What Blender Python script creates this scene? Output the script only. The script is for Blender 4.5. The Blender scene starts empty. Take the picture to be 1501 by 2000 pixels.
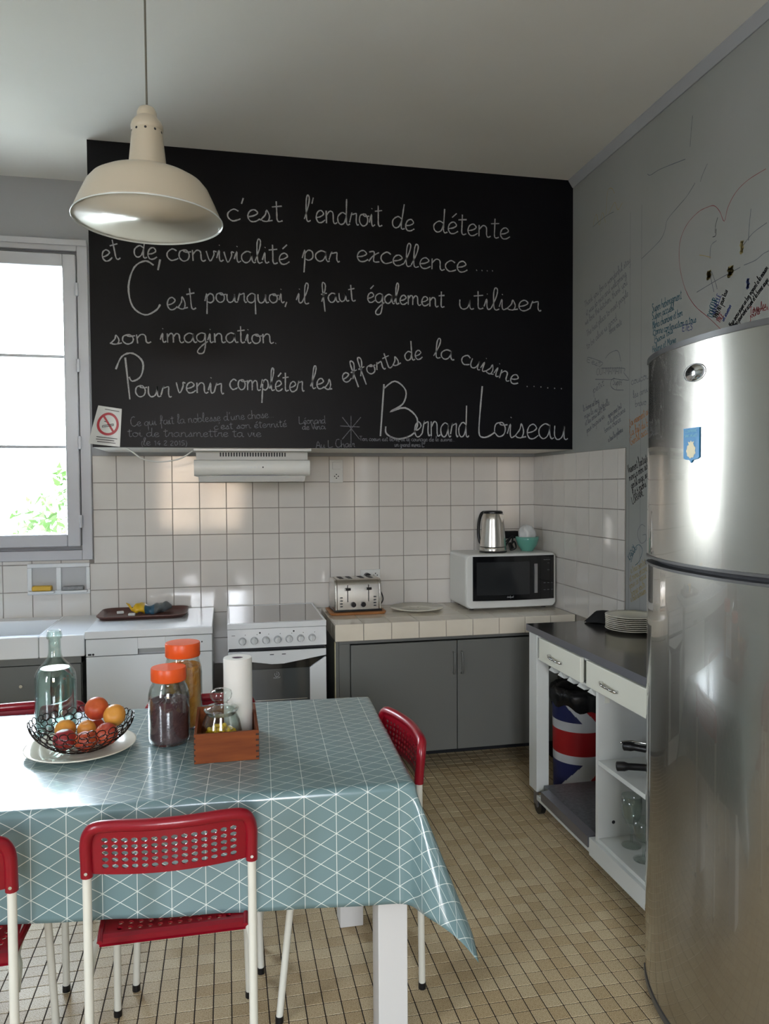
import bpy, math, random
import numpy as np
from mathutils import Matrix, Vector
random.seed(7)
S = bpy.context.scene
COL = S.collection
PI = math.pi

# ------------------------------------------------------------ camera
cam_d = bpy.data.cameras.new('camera')
cam = bpy.data.objects.new('camera', cam_d); COL.objects.link(cam); S.camera = cam
YAW, PITCH, ROLL, FPX = .209116, -.0338487, -.0061801, 1462.98
fw = Vector((math.sin(YAW)*math.cos(PITCH), math.cos(YAW)*math.cos(PITCH), math.sin(PITCH)))
rt = Vector((math.cos(YAW), -math.sin(YAW), 0)); up = rt.cross(fw)
r2 = rt*math.cos(ROLL) + up*math.sin(ROLL); u2 = -rt*math.sin(ROLL) + up*math.cos(ROLL)
M = Matrix((r2, u2, -fw)).transposed().to_4x4(); M.translation = Vector((-1.90674, -4.42908, 1.55))
cam.matrix_world = M
cam_d.sensor_fit = 'VERTICAL'; cam_d.sensor_height = 36; cam_d.lens = FPX/2000*36
cam_d.clip_start = .02

# ------------------------------------------------------------ world: hazy bright sky above, sunlit ground below
w = bpy.data.worlds.new('sky'); S.world = w; w.use_nodes = True
nt = w.node_tree; nt.nodes.clear()
tc = nt.nodes.new('ShaderNodeTexCoord'); sx = nt.nodes.new('ShaderNodeSeparateXYZ')
cr = nt.nodes.new('ShaderNodeValToRGB'); mp = nt.nodes.new('ShaderNodeMapRange')
bg = nt.nodes.new('ShaderNodeBackground'); ou = nt.nodes.new('ShaderNodeOutputWorld')
nt.links.new(tc.outputs['Generated'], sx.inputs[0]); nt.links.new(sx.outputs['Z'], mp.inputs[0])
mp.inputs[1].default_value = -1; mp.inputs[2].default_value = 1
nt.links.new(mp.outputs[0], cr.inputs[0]); nt.links.new(cr.outputs[0], bg.inputs[0]); nt.links.new(bg.outputs[0], ou.inputs[0])
e = cr.color_ramp.elements
e[0].position = .0; e[0].color = (.48, .50, .52, 1)
e[1].position = 1; e[1].color = (.55, .72, 1.0, 1)
a = e.new(.47); a.color = (.64, .66, .68, 1)
a = e.new(.51); a.color = (.90, .94, 1.0, 1)
a = e.new(.72); a.color = (.80, .88, 1.0, 1)
bg.inputs[1].default_value = 10

def portal(name, loc, rot, sx_, sy_):
    l = bpy.data.lights.new(name, 'AREA'); l.shape = 'RECTANGLE'; l.size = sx_; l.size_y = sy_
    l.cycles.is_portal = True
    o = bpy.data.objects.new(name, l); COL.objects.link(o); o.location = loc; o.rotation_euler = rot
    return o
portal('window_portal', (-3.32, .16, 2.03), (-PI/2, 0, 0), 1.3, 1.6)
portal('rear_portal', (-2.25, -7.14, 1.75), (PI/2, 0, 0), 1.3, 2.0)
portal('side_portal', (-4.36, -4.45, 1.75), (0, -PI/2, 0), 1.7, .95)

S.view_settings.view_transform = 'Standard'
S.view_settings.look = 'None'
S.view_settings.gamma = 1
S.view_settings.use_curve_mapping = False
S.view_settings.exposure = 1.78

# ------------------------------------------------------------ materials
def lin(c):
    if isinstance(c, str): c = tuple(int(c[i:i+2], 16)/255 for i in (0, 2, 4))
    return tuple(v/12.92 if v <= .04045 else ((v+.055)/1.055)**2.4 for v in c[:3]) + (1,)
MATS = {}
def mat(name, col='cccccc', rough=.5, metal=0, col2=None, scale=20, var=.5, bump=0, bscale=60, trans=0, ior=1.45, coat=0, stretch=None, alpha=1, aniso=0, spec=.5, bdist=.002):
    m = bpy.data.materials.new(name); m.use_nodes = True; MATS[name] = m
    nt = m.node_tree; p = nt.nodes['Principled BSDF']
    p.inputs['Base Color'].default_value = lin(col)
    p.inputs['Roughness'].default_value = rough; p.inputs['Metallic'].default_value = metal
    p.inputs['IOR'].default_value = ior
    if spec != .5: p.inputs['Specular IOR Level'].default_value = spec
    if trans: p.inputs['Transmission Weight'].default_value = trans
    if coat: p.inputs['Coat Weight'].default_value = coat; p.inputs['Coat Roughness'].default_value = .08
    if aniso: p.inputs['Anisotropic'].default_value = aniso
    if alpha < 1: p.inputs['Alpha'].default_value = alpha
    if col2 or bump:
        tcn = nt.nodes.new('ShaderNodeTexCoord'); mpn = nt.nodes.new('ShaderNodeMapping')
        nt.links.new(tcn.outputs['Object'], mpn.inputs[0])
        if stretch: mpn.inputs['Scale'].default_value = stretch
    if col2:
        n = nt.nodes.new('ShaderNodeTexNoise'); n.inputs['Scale'].default_value = scale; n.inputs['Detail'].default_value = 4
        nt.links.new(mpn.outputs[0], n.inputs['Vector'])
        r = nt.nodes.new('ShaderNodeValToRGB'); r.color_ramp.elements[0].position = .5-var/2; r.color_ramp.elements[1].position = .5+var/2
        r.color_ramp.elements[0].color = lin(col); r.color_ramp.elements[1].color = lin(col2)
        nt.links.new(n.outputs[0], r.inputs[0]); nt.links.new(r.outputs[0], p.inputs['Base Color'])
    if bump:
        n = nt.nodes.new('ShaderNodeTexNoise'); n.inputs['Scale'].default_value = bscale; n.inputs['Detail'].default_value = 3
        nt.links.new(mpn.outputs[0], n.inputs['Vector'])
        b = nt.nodes.new('ShaderNodeBump'); b.inputs['Strength'].default_value = bump; b.inputs['Distance'].default_value = bdist
        nt.links.new(n.outputs[0], b.inputs['Height']); nt.links.new(b.outputs[0], p.inputs['Normal'])
    return m
WALL = mat('wall_paint', '90938f', .7, col2='999a98', scale=1.6, bump=.12, bscale=14)
WALLB = mat('wall_paint_back', '9c9ea1', .7, col2='a2a4a7', scale=1.6, bump=.1, bscale=14)
CEIL = mat('ceiling_plaster', 'dad6cf', .85, col2='e2dfd9', scale=1.3, bump=.12, bscale=5)
BOARD = mat('chalkboard_paint', '050509', .42, col2='0c0c12', scale=3, bump=.03, bscale=80, spec=.22)
CHALK = mat('chalk', 'c4c6c8', .95, col2='8c8e92', scale=260, var=.35)
CHALK2 = mat('chalk_faded', '8a8c92', .95, col2='4a4b52', scale=240, var=.4)
TILE = mat('glazed_tile', 'd9d5cf', .09, col2='d2cec8', scale=5, bump=.08, bscale=9, bdist=.003, coat=.3)
GROUT = mat('tile_grout', '86807a', .9, col2='9c958c', scale=9)
CTILE = mat('worktop_tile', 'e0d8c8', .12, col2='d6cdbc', scale=8, bump=.06, bscale=9)
FTILE = mat('floor_tile', 'a48a62', .42, col2='d6c4a0', scale=330, var=.24, bump=.03, bscale=300)
FTILE2 = mat('floor_tile_pale', 'ae946c', .42, col2='dacba8', scale=330, var=.24)
FTILE3 = mat('floor_tile_dark', '9c8158', .42, col2='cdb994', scale=330, var=.24)
FGROUT = mat('floor_grout', '2a2019', .9)
PVC = mat('window_pvc', 'b8b8bc', .35)
def thin(name, tint, f0=.07, rough=.02):
    # thin-walled glass: clear with an angle-dependent mirror film
    m = bpy.data.materials.new(name); m.use_nodes = True; nt = m.node_tree; nt.nodes.clear()
    o = nt.nodes.new('ShaderNodeOutputMaterial'); t = nt.nodes.new('ShaderNodeBsdfTransparent'); g = nt.nodes.new('ShaderNodeBsdfGlossy'); x = nt.nodes.new('ShaderNodeMixShader'); l = nt.nodes.new('ShaderNodeLayerWeight')
    l.inputs[0].default_value = .5; q = nt.nodes.new('ShaderNodeMath'); q.operation = 'POWER'; q.inputs[1].default_value = 3.2; nt.links.new(l.outputs['Facing'], q.inputs[0]); r = nt.nodes.new('ShaderNodeMapRange'); nt.links.new(q.outputs[0], r.inputs[0]); r.inputs[3].default_value = f0; r.inputs[4].default_value = .9
    t.inputs[0].default_value = lin(tint); g.inputs[1].default_value = rough
    nt.links.new(r.outputs[0], x.inputs[0]); nt.links.new(t.outputs[0], x.inputs[1]); nt.links.new(g.outputs[0], x.inputs[2]); nt.links.new(x.outputs[0], o.inputs[0])
    return m
GLASS = thin('clear_glass', 'f6faf8')
PANE = thin('window_glass', 'fcfefd', .03, 0)
WHITE = mat('white_enamel', 'dfe1e2', .22, coat=.4)
WHITEP = mat('white_plastic', 'd9dad6', .35)
KNOBW = mat('white_knob', 'd4d6d6', .3)
GREYCAB = mat('grey_cabinet_paint', '686965', .45, col2='6c6d68', scale=2, bump=.03)
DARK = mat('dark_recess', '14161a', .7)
BLACKG = mat('black_gloss', '0c0d10', .08, coat=.5)
BLACKP = mat('black_plastic', '141416', .35)
OVENG = mat('oven_glass', '3b3f40', .05, coat=1)
HOB = mat('ceramic_hob', '5a5652', .06, coat=1)
STEEL = mat('brushed_steel', 'c9c5be', .26, 1, bump=.02, bscale=300, stretch=(1, 1, .05))
FRIDGE = mat('fridge_steel', 'aaa79f', .27, .95, col2='a09d96', scale=4, coat=1)
FRIDGE.node_tree.nodes['Principled BSDF'].inputs['Coat Roughness'].default_value = .025
CHROME = mat('chrome', 'd5d5d3', .12, 1)
WORKST = mat('steel_worktop', '6e6a66', .16, 1, col2='7a7672', scale=3)
EDGE = mat('aluminium_edge', '8d8d94', .4, .8)
CREAM = mat('cream_lamp_enamel', 'bfb5a2', .3, coat=.3)
LAMPW = mat('white_lamp_enamel', 'd8dddb', .2, coat=.5)
RED = mat('red_plastic', '860a1c', .3, coat=.15)
OFFW = mat('off_white_tube', 'd9d6c8', .35)
TABLEW = mat('white_table_paint', 'd2cfca', .5)
WOOD = mat('box_wood', '642c0e', .5, col2='84441a', scale=6, stretch=(1, 1, 8), spec=.3)
BOARDW = mat('board_wood', 'b0794a', .5, col2='9a6438', scale=8, stretch=(1, 8, 1))
ORANGE = mat('orange_lid', 'e0551c', .35)
PAPER = mat('paper_roll', 'dcd8d0', .9, bump=.1, bscale=120)
CERAM = mat('cream_ceramic', 'ded9c6', .15, coat=.5)
WIRE = mat('dark_wire', '2e2420', .35, .6)
TEAL = mat('teal_glaze', '5f9c8e', .15, coat=.5)
BAGP = mat('white_bag', 'd5d8d8', .4, alpha=.85)
BAGB = mat('black_bag', '1a1a1c', .25, bump=.3, bscale=30, bdist=.01)
CLOTHB = mat('black_cloth', '17181a', .8)
TRAYM = mat('brown_tray', '4e2c26', .4, col2='5c372f', scale=10)
WHITEC = mat('cart_white', 'cfd1cd', .4)
WHITEC2 = mat('cart_drawer_cream', 'dcdccf', .35)
GRANITE = mat('granite_shelf', '4a4d52', .3, col2='6a6d70', scale=60)
SOAPY = mat('yellow_soap', 'cfa63a', .5)
SOAPG = mat('grey_sponge', '9a9a9a', .9, col2='7a7a7c', scale=60)
PLASTB = mat('blue_magnet', '0a78b0', .35)
FLAGB = mat('flag_navy', '232a5c', .35); FLAGR = mat('flag_red', 'b02026', .35); FLAGW = mat('flag_white', 'd4d6da', .35)
SIGNW = mat('sign_paper', 'd3d6d4', .3); SIGNR = mat('sign_red', 'b0343e', .4); INK = mat('black_ink', '26262a', .6)
FILM = thin('clear_film', 'fafafa', .08)
WATER = mat('water', 'eefafa', 0, trans=1, ior=1.33)
PEACH = mat('peach_skin', 'c9652a', .45, col2='a02a26', scale=14, var=.4)
APRI = mat('apricot_skin', 'd9a040', .45, col2='c97a34', scale=10, var=.6)
NECT = mat('nectarine_skin', '8f2630', .35, col2='c4572f', scale=9, var=.4)
CHOC = mat('dark_cereal', '4a3034', .7, col2='5f4246', scale=40)
CORN = mat('corn_flakes', 'd99a3c', .6, col2='b8702a', scale=30)
YWRAP = mat('yellow_wrapper', 'e0b41e', .3, coat=.5)
BWRAP = mat('blue_wrapper', '2f5a72', .3, coat=.5)
GWRAP = mat('grey_wrapper', '5f6668', .3, alpha=.85)
LEAF = mat('foliage_leaf', '3f5c2c', .6, col2='66804a', scale=3)
BARK = mat('bark', '8c7c68', .9)
PENC = [mat('marker_grey', '5c6068', .8), mat('marker_teal', '2e5a68', .8), mat('marker_orange', 'a87038', .8), mat('marker_black', '222226', .8), mat('marker_blue', '3e4a7c', .8), mat('marker_ochre', '9a8a5a', .8), mat('marker_red', '82484a', .8), mat('marker_faint', '7c7e80', .8)]

# ------------------------------------------------------------ mesh helpers
class MB:
    def __init__(s): s.v = []; s.f = []; s.mi = []; s.cur = 0
    def add(s, vs, fs, mi=None):
        o = len(s.v); s.v += [tuple(q) for q in vs]
        for f in fs: s.f.append(tuple(i+o for i in f)); s.mi.append(s.cur if mi is None else mi)
        return s
    def box(s, a, b, mi=None):
        (x0, y0, z0), (x1, y1, z1) = a, b
        if x0 > x1: x0, x1 = x1, x0
        if y0 > y1: y0, y1 = y1, y0
        if z0 > z1: z0, z1 = z1, z0
        return s.add([(x0,y0,z0),(x1,y0,z0),(x1,y1,z0),(x0,y1,z0),(x0,y0,z1),(x1,y0,z1),(x1,y1,z1),(x0,y1,z1)],
              [(0,3,2,1),(4,5,6,7),(0,1,5,4),(1,2,6,5),(2,3,7,6),(3,0,4,7)], mi)
    def tube(s, pts, r, n=8, caps=True, closed=False, mi=None):
        P = [Vector(p) for p in pts]; N = len(P); rr = r if isinstance(r, (list, tuple)) else [r]*N
        nrm = None; vs = []
        for i in range(N):
            if closed: t = P[(i+1) % N]-P[i-1]
            else: t = P[min(i+1, N-1)]-P[max(i-1, 0)]
            t.normalize()
            if nrm is None:
                nrm = Vector((0, 0, 1)) if abs(t.z) < .9 else Vector((1, 0, 0))
            nrm = (nrm - t*nrm.dot(t)).normalized(); bn = t.cross(nrm)
            for k in range(n):
                a = 2*PI*k/n; vs.append(P[i]+(nrm*math.cos(a)+bn*math.sin(a))*rr[i])
        fs = []
        for i in range(N if closed else N-1):
            j = (i+1) % N
            for k in range(n): fs.append((i*n+k, i*n+(k+1) % n, j*n+(k+1) % n, j*n+k))
        if caps and not closed: fs.append(tuple(range(n))[::-1]); fs.append(tuple((N-1)*n+k for k in range(n)))
        return s.add(vs, fs, mi)
    def lathe(s, prof, c=(0,0,0), n=40, mi=None, sx=1, sy=1, ring=False):
        vs = []; fs = []; N = len(prof)
        for r, z in prof:
            for k in range(n):
                a = 2*PI*k/n; vs.append((c[0]+r*sx*math.cos(a), c[1]+r*sy*math.sin(a), c[2]+z))
        for i in range(N if ring else N-1):
            j = (i+1) % N
            for k in range(n): fs.append((i*n+k, i*n+(k+1) % n, j*n+(k+1) % n, j*n+k))
        if not ring:
            if prof[0][0] > 1e-6: fs.append(tuple(range(n))[::-1])
            if prof[-1][0] > 1e-6: fs.append(tuple((N-1)*n+k for k in range(n)))
        return s.add(vs, fs, mi)
    def prism(s, poly, f0, f1, mi=None):
        # poly: 2-D points; f0/f1 map a point to the two 3-D ends
        n = len(poly); vs = [f0(*p) for p in poly]+[f1(*p) for p in poly]
        fs = [tuple(range(n))[::-1], tuple(range(n, 2*n))]+[(i, (i+1) % n, n+(i+1) % n, n+i) for i in range(n)]
        return s.add(vs, fs, mi)
    def sphere(s, c, r, n=14, m=9, mi=None, jit=0, sz=1):
        vs = []; fs = []
        for i in range(m+1):
            t = PI*i/m
            for k in range(n):
                a = 2*PI*k/n; q = r*(1+random.uniform(-jit, jit))
                vs.append((c[0]+q*math.sin(t)*math.cos(a), c[1]+q*math.sin(t)*math.sin(a), c[2]+q*sz*math.cos(t)))
        for i in range(m):
            for k in range(n): fs.append((i*n+k, (i+1)*n+k, (i+1)*n+(k+1) % n, i*n+(k+1) % n))
        return s.add(vs, fs, mi)

ORG = {}
def org(p): return Vector(ORG.get(p.name, (0, 0, 0))) if p else Vector((0, 0, 0))
def obj(name, mb, mats, parent=None, smooth=False, bevel=0, seg=2, local=False, weld=True, **props):
    me = bpy.data.meshes.new(name)
    o0 = Vector((0, 0, 0)) if local else org(parent)
    vs = [(x-o0.x, y-o0.y, z-o0.z) for x, y, z in mb.v] if o0.length else mb.v
    me.from_pydata(vs, [], mb.f)
    mats = mats if isinstance(mats, (list, tuple)) else [mats]
    for m in mats: me.materials.append(m)
    if len(mats) > 1: me.polygons.foreach_set('material_index', mb.mi)
    if smooth: me.polygons.foreach_set('use_smooth', [True]*len(me.polygons))
    me.validate(); me.update()
    o = bpy.data.objects.new(name, me); COL.objects.link(o)
    if parent: o.parent = parent; ORG[o.name] = tuple(org(parent)) if not local else (0, 0, 0)
    if bevel:
        b = o.modifiers.new('bevel', 'BEVEL'); b.width = bevel; b.segments = seg; b.limit_method = 'ANGLE'; b.angle_limit = .7
        if smooth is False and seg > 1:
            me.polygons.foreach_set('use_smooth', [True]*len(me.polygons)); b.harden_normals = True
    if smooth == 'auto':
        sharp = me.attributes.new('sharp_edge', 'BOOLEAN', 'EDGE')
        from collections import defaultdict
        ef = defaultdict(list)
        for p in me.polygons:
            for k in p.edge_keys: ef[k].append(p.normal)
        vals = []
        for e_ in me.edges:
            ns = ef[tuple(sorted(e_.vertices))]
            vals.append(len(ns) == 2 and ns[0].dot(ns[1]) < .72)
        sharp.data.foreach_set('value', vals)
    for k, v in props.items(): o[k] = v
    return o
def thing(name, label, cat, loc=(0,0,0), rz=0, group=None):
    o = bpy.data.objects.new(name, None); COL.objects.link(o); o.location = loc; o.rotation_euler = (0, 0, rz)
    o['label'] = label; o['category'] = cat
    if group: o['group'] = group
    ORG[o.name] = tuple(loc); return o
def tag(o, label, cat, group=None):
    o['label'] = label; o['category'] = cat
    if group: o['group'] = group
    return o
def struct(name, mb, mats, parent=None, **k):
    o = obj(name, mb, mats, parent, **k)
    if not parent: o['kind'] = 'structure'
    return o
def dup(root, loc, rz, label, group=None):
    r = root.copy(); COL.objects.link(r); r.location = loc; r.rotation_euler = (0, 0, rz); r['label'] = label
    if group: r['group'] = group
    for ch in list(root.children):
        c = ch.copy(); COL.objects.link(c); c.parent = r
        for g in list(ch.children):
            d = g.copy(); COL.objects.link(d); d.parent = c
    return r
B = lambda *a: MB().box(*a)
def crom(pts, k=4):
    P = [Vector(p) for p in pts]
    if len(P) < 3: return P
    out = []
    for i in range(len(P)-1):
        a = P[max(i-1, 0)]; b = P[i]; c = P[i+1]; d = P[min(i+2, len(P)-1)]
        for j in range(k):
            t = j/k; out.append(.5*((2*b)+(c-a)*t+(2*a-5*b+4*c-d)*t*t+(3*b-a-3*c+d)*t**3))
    out.append(P[-1]); return out
def rrect(w, h, r, n=5):
    out = []
    for cx, cy, a0 in ((w/2-r, h/2-r, 0), (-w/2+r, h/2-r, PI/2), (-w/2+r, -h/2+r, PI), (w/2-r, -h/2+r, 1.5*PI)):
        for i in range(n+1):
            a = a0+PI/2*i/n; out.append((cx+r*math.cos(a), cy+r*math.sin(a)))
    return out

# ------------------------------------------------------------ stroke handwriting (x-height 1)
FT = {
'a': (1.05, '.8,.9 .45,1.02 .08,.7 .08,.25 .35,0 .65,.2 .8,.7 .8,.95 .82,.3 .95,.02 1.1,.1'),
'b': (.95, '.1,2.0 .08,1 .1,.1 .4,0 .75,.2 .8,.65 .5,.95 .12,.7'),
'c': (.85, '.75,.85 .45,1.02 .1,.7 .08,.3 .35,0 .7,.1 .85,.2'),
'd': (1.1, '.8,.85 .45,1 .08,.65 .1,.2 .35,0 .65,.2 .82,.8|.85,2.15 .82,1 .82,.2 .95,0 1.12,.1'),
'e': (.85, '.08,.4 .45,.5 .72,.75 .5,1.02 .2,.85 .08,.4 .25,.03 .55,.02 .85,.25'),
'f': (.75, '.1,.1 .5,1.2 .62,1.9 .42,2.2 .3,1.8 .32,.5 .34,-1.0|.1,.9 .7,1.0'),
'g': (1.0, '.8,.9 .45,1 .08,.7 .1,.25 .4,.05 .7,.3 .8,.9 .78,-.3 .6,-1.1 .2,-1.2 .1,-.9 .5,-.35 1.0,.1'),
'h': (1.0, '.1,0 .1,1 .12,2.1|.1,.5 .4,.95 .7,.85 .75,.3 .8,.02 1.0,.1'),
'i': (.5, '.0,.3 .2,1 .2,.3 .3,.02 .5,.15|.22,1.45 .25,1.5'),
'j': (.5, '.25,1 .25,-.6 .1,-1.1 -.2,-1.0|.25,1.45 .28,1.5'),
'k': (.9, '.1,2.1 .1,0|.7,.95 .15,.4 .8,0'),
'l': (.55, '.0,.2 .35,1.3 .45,2.0 .3,2.2 .18,1.7 .18,.4 .3,.02 .55,.12'),
'm': (1.5, '.1,1 .12,.0|.12,.6 .35,.98 .58,.85 .6,.0|.6,.6 .85,.98 1.1,.85 1.15,.2 1.3,.0 1.5,.12'),
'n': (1.05, '.1,1 .12,.0|.12,.6 .4,.98 .68,.85 .72,.2 .85,.0 1.05,.12'),
'o': (.95, '.5,1 .15,.85 .08,.35 .35,0 .7,.15 .8,.6 .6,.98 .4,.9 .6,.8 .95,.85'),
'p': (.95, '.0,.2 .2,1 .2,.2 .12,-1.2|.18,.6 .45,1 .75,.85 .78,.3 .5,.02 .2,.15'),
'q': (.95, '.75,.9 .45,1 .08,.65 .1,.2 .4,.02 .7,.25 .78,.9 .74,-1.2'),
'r': (.8, '.0,.2 .2,1 .22,.85 .5,.95 .6,.9 .58,.3 .68,.02 .8,.1'),
's': (.8, '.0,.1 .35,.6 .45,1.02 .62,.5 .5,.05 .2,.05 .1,.15|.5,.05 .8,.12'),
't': (.7, '.3,1.75 .3,.9 .3,.2 .42,0 .65,.1|.0,1.25 .65,1.35'),
'u': (1.05, '.1,.95 .1,.3 .3,.0 .6,.15 .75,.6 .78,.95 .78,.2 .9,.02 1.05,.1'),
'v': (.8, '.05,.95 .3,.02 .6,.6 .6,.95 .8,.9'),
'w': (1.2, '.05,.95 .3,.02 .55,.8 .8,.02 1.1,.95'),
'x': (.85, '.05,.9 .4,.95 .4,.1 .8,.1|.75,.95 .35,.6 .05,.05'),
'y': (.9, '.1,.95 .15,.3 .4,.1 .7,.4|.75,.95 .7,-.5 .45,-1.1 .1,-1.0'),
'z': (.8, '.1,.9 .7,.95 .1,.05 .75,.05'),
"'": (.4, '.25,1.95 .12,1.45'), ',': (.35, '.2,.1 .02,-.45'), '.': (.4, '.15,.02 .2,.06'), '-': (.6, '.1,.5 .5,.5'),
'(': (.4, '.3,1.3 .12,.5 .3,-.3'), ')': (.4, '.1,1.3 .28,.5 .1,-.3'),
'0': (.8, '.4,1.3 .1,.7 .35,0 .7,.6 .4,1.3'), '1': (.5, '.1,1 .3,1.3 .3,0'), '2': (.8, '.1,1.1 .4,1.3 .65,1 .1,.05 .7,.05'), '4': (.8, '.5,1.3 .1,.5 .7,.5|.5,.8 .5,0'), '5': (.8, '.65,1.3 .2,1.3 .15,.75 .55,.7 .6,.25 .1,.05'),
'A': (1.1, '.0,0 .5,1.9 1.0,0|.2,.7 .8,.7'), 'B': (1.55, '.05,0 .12,2.1|.1,1.9 .55,2.25 1.0,1.9 .9,1.35 .4,1.0 1.0,1.2 1.5,.8 1.4,.2 .8,-.08 .3,.1 .25,.4'),
'C': (1.3, '1.0,2.05 .7,2.2 .3,1.9 .1,1.1 .25,.3 .7,-.02 1.1,.2 1.25,.45'), 'D': (1.3, '.1,0 .1,2 .8,1.7 1.1,1 .8,.2 .1,0'),
'E': (1.0, '.9,1.9 .1,1.9 .1,0 .9,0|.1,1 .7,1'), 'F': (.95, '.9,1.9 .1,1.9 .1,0|.1,1 .7,1'), 'G': (1.4, '1.1,1.8 .7,2.1 .2,1.6 .1,.7 .5,0 1.1,.3 1.15,.9 .7,.9'),
'H': (1.1, '.1,1.9 .1,0|.9,1.9 .9,0|.1,1 .9,1'), 'I': (.4, '.2,1.9 .2,0'), 'J': (.8, '.6,1.9 .6,.3 .3,0 .05,.3'), 'K': (1.0, '.1,1.9 .1,0|.9,1.9 .1,.9 .9,0'),
'L': (1.2, '.15,2.1 .12,1 .15,.15 .4,-.02 .8,.05 1.2,.25'), 'M': (1.3, '.1,0 .2,1.9 .65,.6 1.1,1.9 1.2,0'), 'N': (1.1, '.1,0 .1,1.9 .9,0 .9,1.9'), 'O': (1.2, '.6,1.9 .1,1.2 .3,.1 .9,.1 1.1,1.2 .6,1.9'),
'P': (1.35, '.45,1.95 .6,0|.0,1.4 .3,2.0 .8,2.15 1.25,1.75 1.15,1.1 .75,.85 .6,1.05'), 'R': (1.1, '.1,0 .1,1.9 .8,1.6 .7,1 .1,.95 .9,0'), 'S': (1.0, '.85,1.7 .4,1.95 .15,1.5 .75,.8 .6,.1 .05,.2'),
'T': (1.1, '.0,1.9 1.0,1.9|.5,1.9 .5,0'), 'U': (1.1, '.1,1.9 .15,.3 .5,0 .85,.3 .9,1.9'), 'V': (1.0, '.0,1.9 .45,0 .9,1.9'), ' ': (.6, '')}
ACC = {'é': ('e', '.35,1.4 .7,1.8'), 'è': ('e', '.3,1.8 .6,1.4'), 'à': ('a', '.3,1.8 .6,1.4')}
def glyph(ch):
    extra = None
    if ch in ACC: ch, extra = ACC[ch]
    adv, s = FT.get(ch, FT['o'])
    st = [[tuple(map(float, q.split(','))) for q in part.split()] for part in s.split('|')] if s else []
    if extra: st.append([tuple(map(float, q.split(','))) for q in extra.split()])
    return adv, st
def write(mb, text, u0, v0, u1, v1, h, wid, f, k=3, mi=0, jit=.04):
    """ribbons along a baseline (u0,v0)-(u1,v1); f(u,v) -> 3-D point on the surface"""
    tot = sum(glyph(c)[0] for c in text); L = math.hypot(u1-u0, v1-v0); sc = L/tot
    d = ((u1-u0)/L, (v1-v0)/L); n = (-d[1], d[0])
    if write.flip: n = (d[1], -d[0]) if (n[1] < 0) else n
    x = 0
    for c in text:
        adv, st = glyph(c); hj = h*(1+random.uniform(-jit, jit)); yo = random.uniform(-jit, jit)*h
        for s in st:
            P = crom([Vector((u0+d[0]*(x+px)*sc+n[0]*(py*hj+yo), v0+d[1]*(x+px)*sc+n[1]*(py*hj+yo), 0)) for px, py in s], k)
            ribbon(mb, P, wid, f, mi)
        x += adv
write.flip = True
def ribbon(mb, P, wid, f, mi=0):
    P = [Vector((p[0], p[1], 0)) for p in P]; vs = []
    for i, p in enumerate(P):
        t = P[min(i+1, len(P)-1)]-P[max(i-1, 0)]
        t = t.normalized() if t.length > 1e-9 else Vector((1, 0, 0))
        q = Vector((-t.y, t.x, 0))*wid*.5*random.uniform(.7, 1.15)
        vs += [f(p.x+q.x, p.y+q.y), f(p.x-q.x, p.y-q.y)]
    mb.add(vs, [(2*i, 2*i+1, 2*i+3, 2*i+2) for i in range(len(P)-1)], mi)

# ---- handwriting: text, baseline start and end on the surface, letter height
BOARDW_=[("c'est", -1.88, 2.893, -1.598, 2.904, 0.0565), ("l'endroit", -1.491, 2.914, -1.079, 2.915, 0.0631), ('de', -1.033, 2.918, -0.91, 2.902, 0.0588), ('détente', -0.806, 2.909, -0.372, 2.892, 0.06), ('et', -2.478, 2.656, -2.39, 2.673, 0.0546), ('de', -2.334, 2.689, -2.223, 2.68, 0.055), ('convivialité', -2.177, 2.68, -1.569, 2.694, 0.0537), ('par', -1.504, 2.718, -1.309, 2.719, 0.0524), ('excellence', -1.223, 2.731, -0.615, 2.7, 0.0565), ('....', -0.575, 2.715, -0.455, 2.714, 0.0549), ('C', -2.375, 2.408, -2.205, 2.404, 0.1205), ("'", -2.226, 2.472, -2.187, 2.473, 0.1058), ('est', -2.178, 2.433, -2.034, 2.447, 0.0608), ('pourquoi,', -1.994, 2.479, -1.577, 2.498, 0.0464), ('il', -1.537, 2.497, -1.471, 2.495, 0.0471), ('faut', -1.41, 2.505, -1.224, 2.522, 0.0476), ('également', -1.167, 2.519, -0.742, 2.511, 0.0485), ('utiliser', -0.665, 2.506, -0.189, 2.512, 0.0554), ('son', -2.449, 2.255, -2.256, 2.271, 0.0452), ('imagination.', -2.212, 2.275, -1.631, 2.287, 0.0462), ('P', -2.423, 1.988, -2.285, 1.99, 0.1033), ('our', -2.338, 2.002, -2.163, 2.003, 0.0532), ('venir', -2.142, 2.026, -1.907, 2.026, 0.0539), ('compléter', -1.879, 2.047, -1.5, 2.044, 0.0522), ('les', -1.468, 2.063, -1.355, 2.055, 0.053), ('efforts', -1.296, 2.094, -0.984, 2.201, 0.0456), ('de', -0.964, 2.22, -0.866, 2.229, 0.0488), ('la', -0.806, 2.238, -0.694, 2.228, 0.0492), ('cuisine', -0.657, 2.218, -0.328, 2.104, 0.05), ('......', -0.289, 2.097, -0.045, 2.088, 0.0508), ('B', -1.106, 1.814, -0.896, 1.805, 0.1359), ('ernard', -0.916, 1.819, -0.609, 1.816, 0.0771), ('L', -0.565, 1.819, -0.459, 1.811, 0.1282), ('oiseau', -0.468, 1.819, -0.029, 1.806, 0.0791)]
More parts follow.
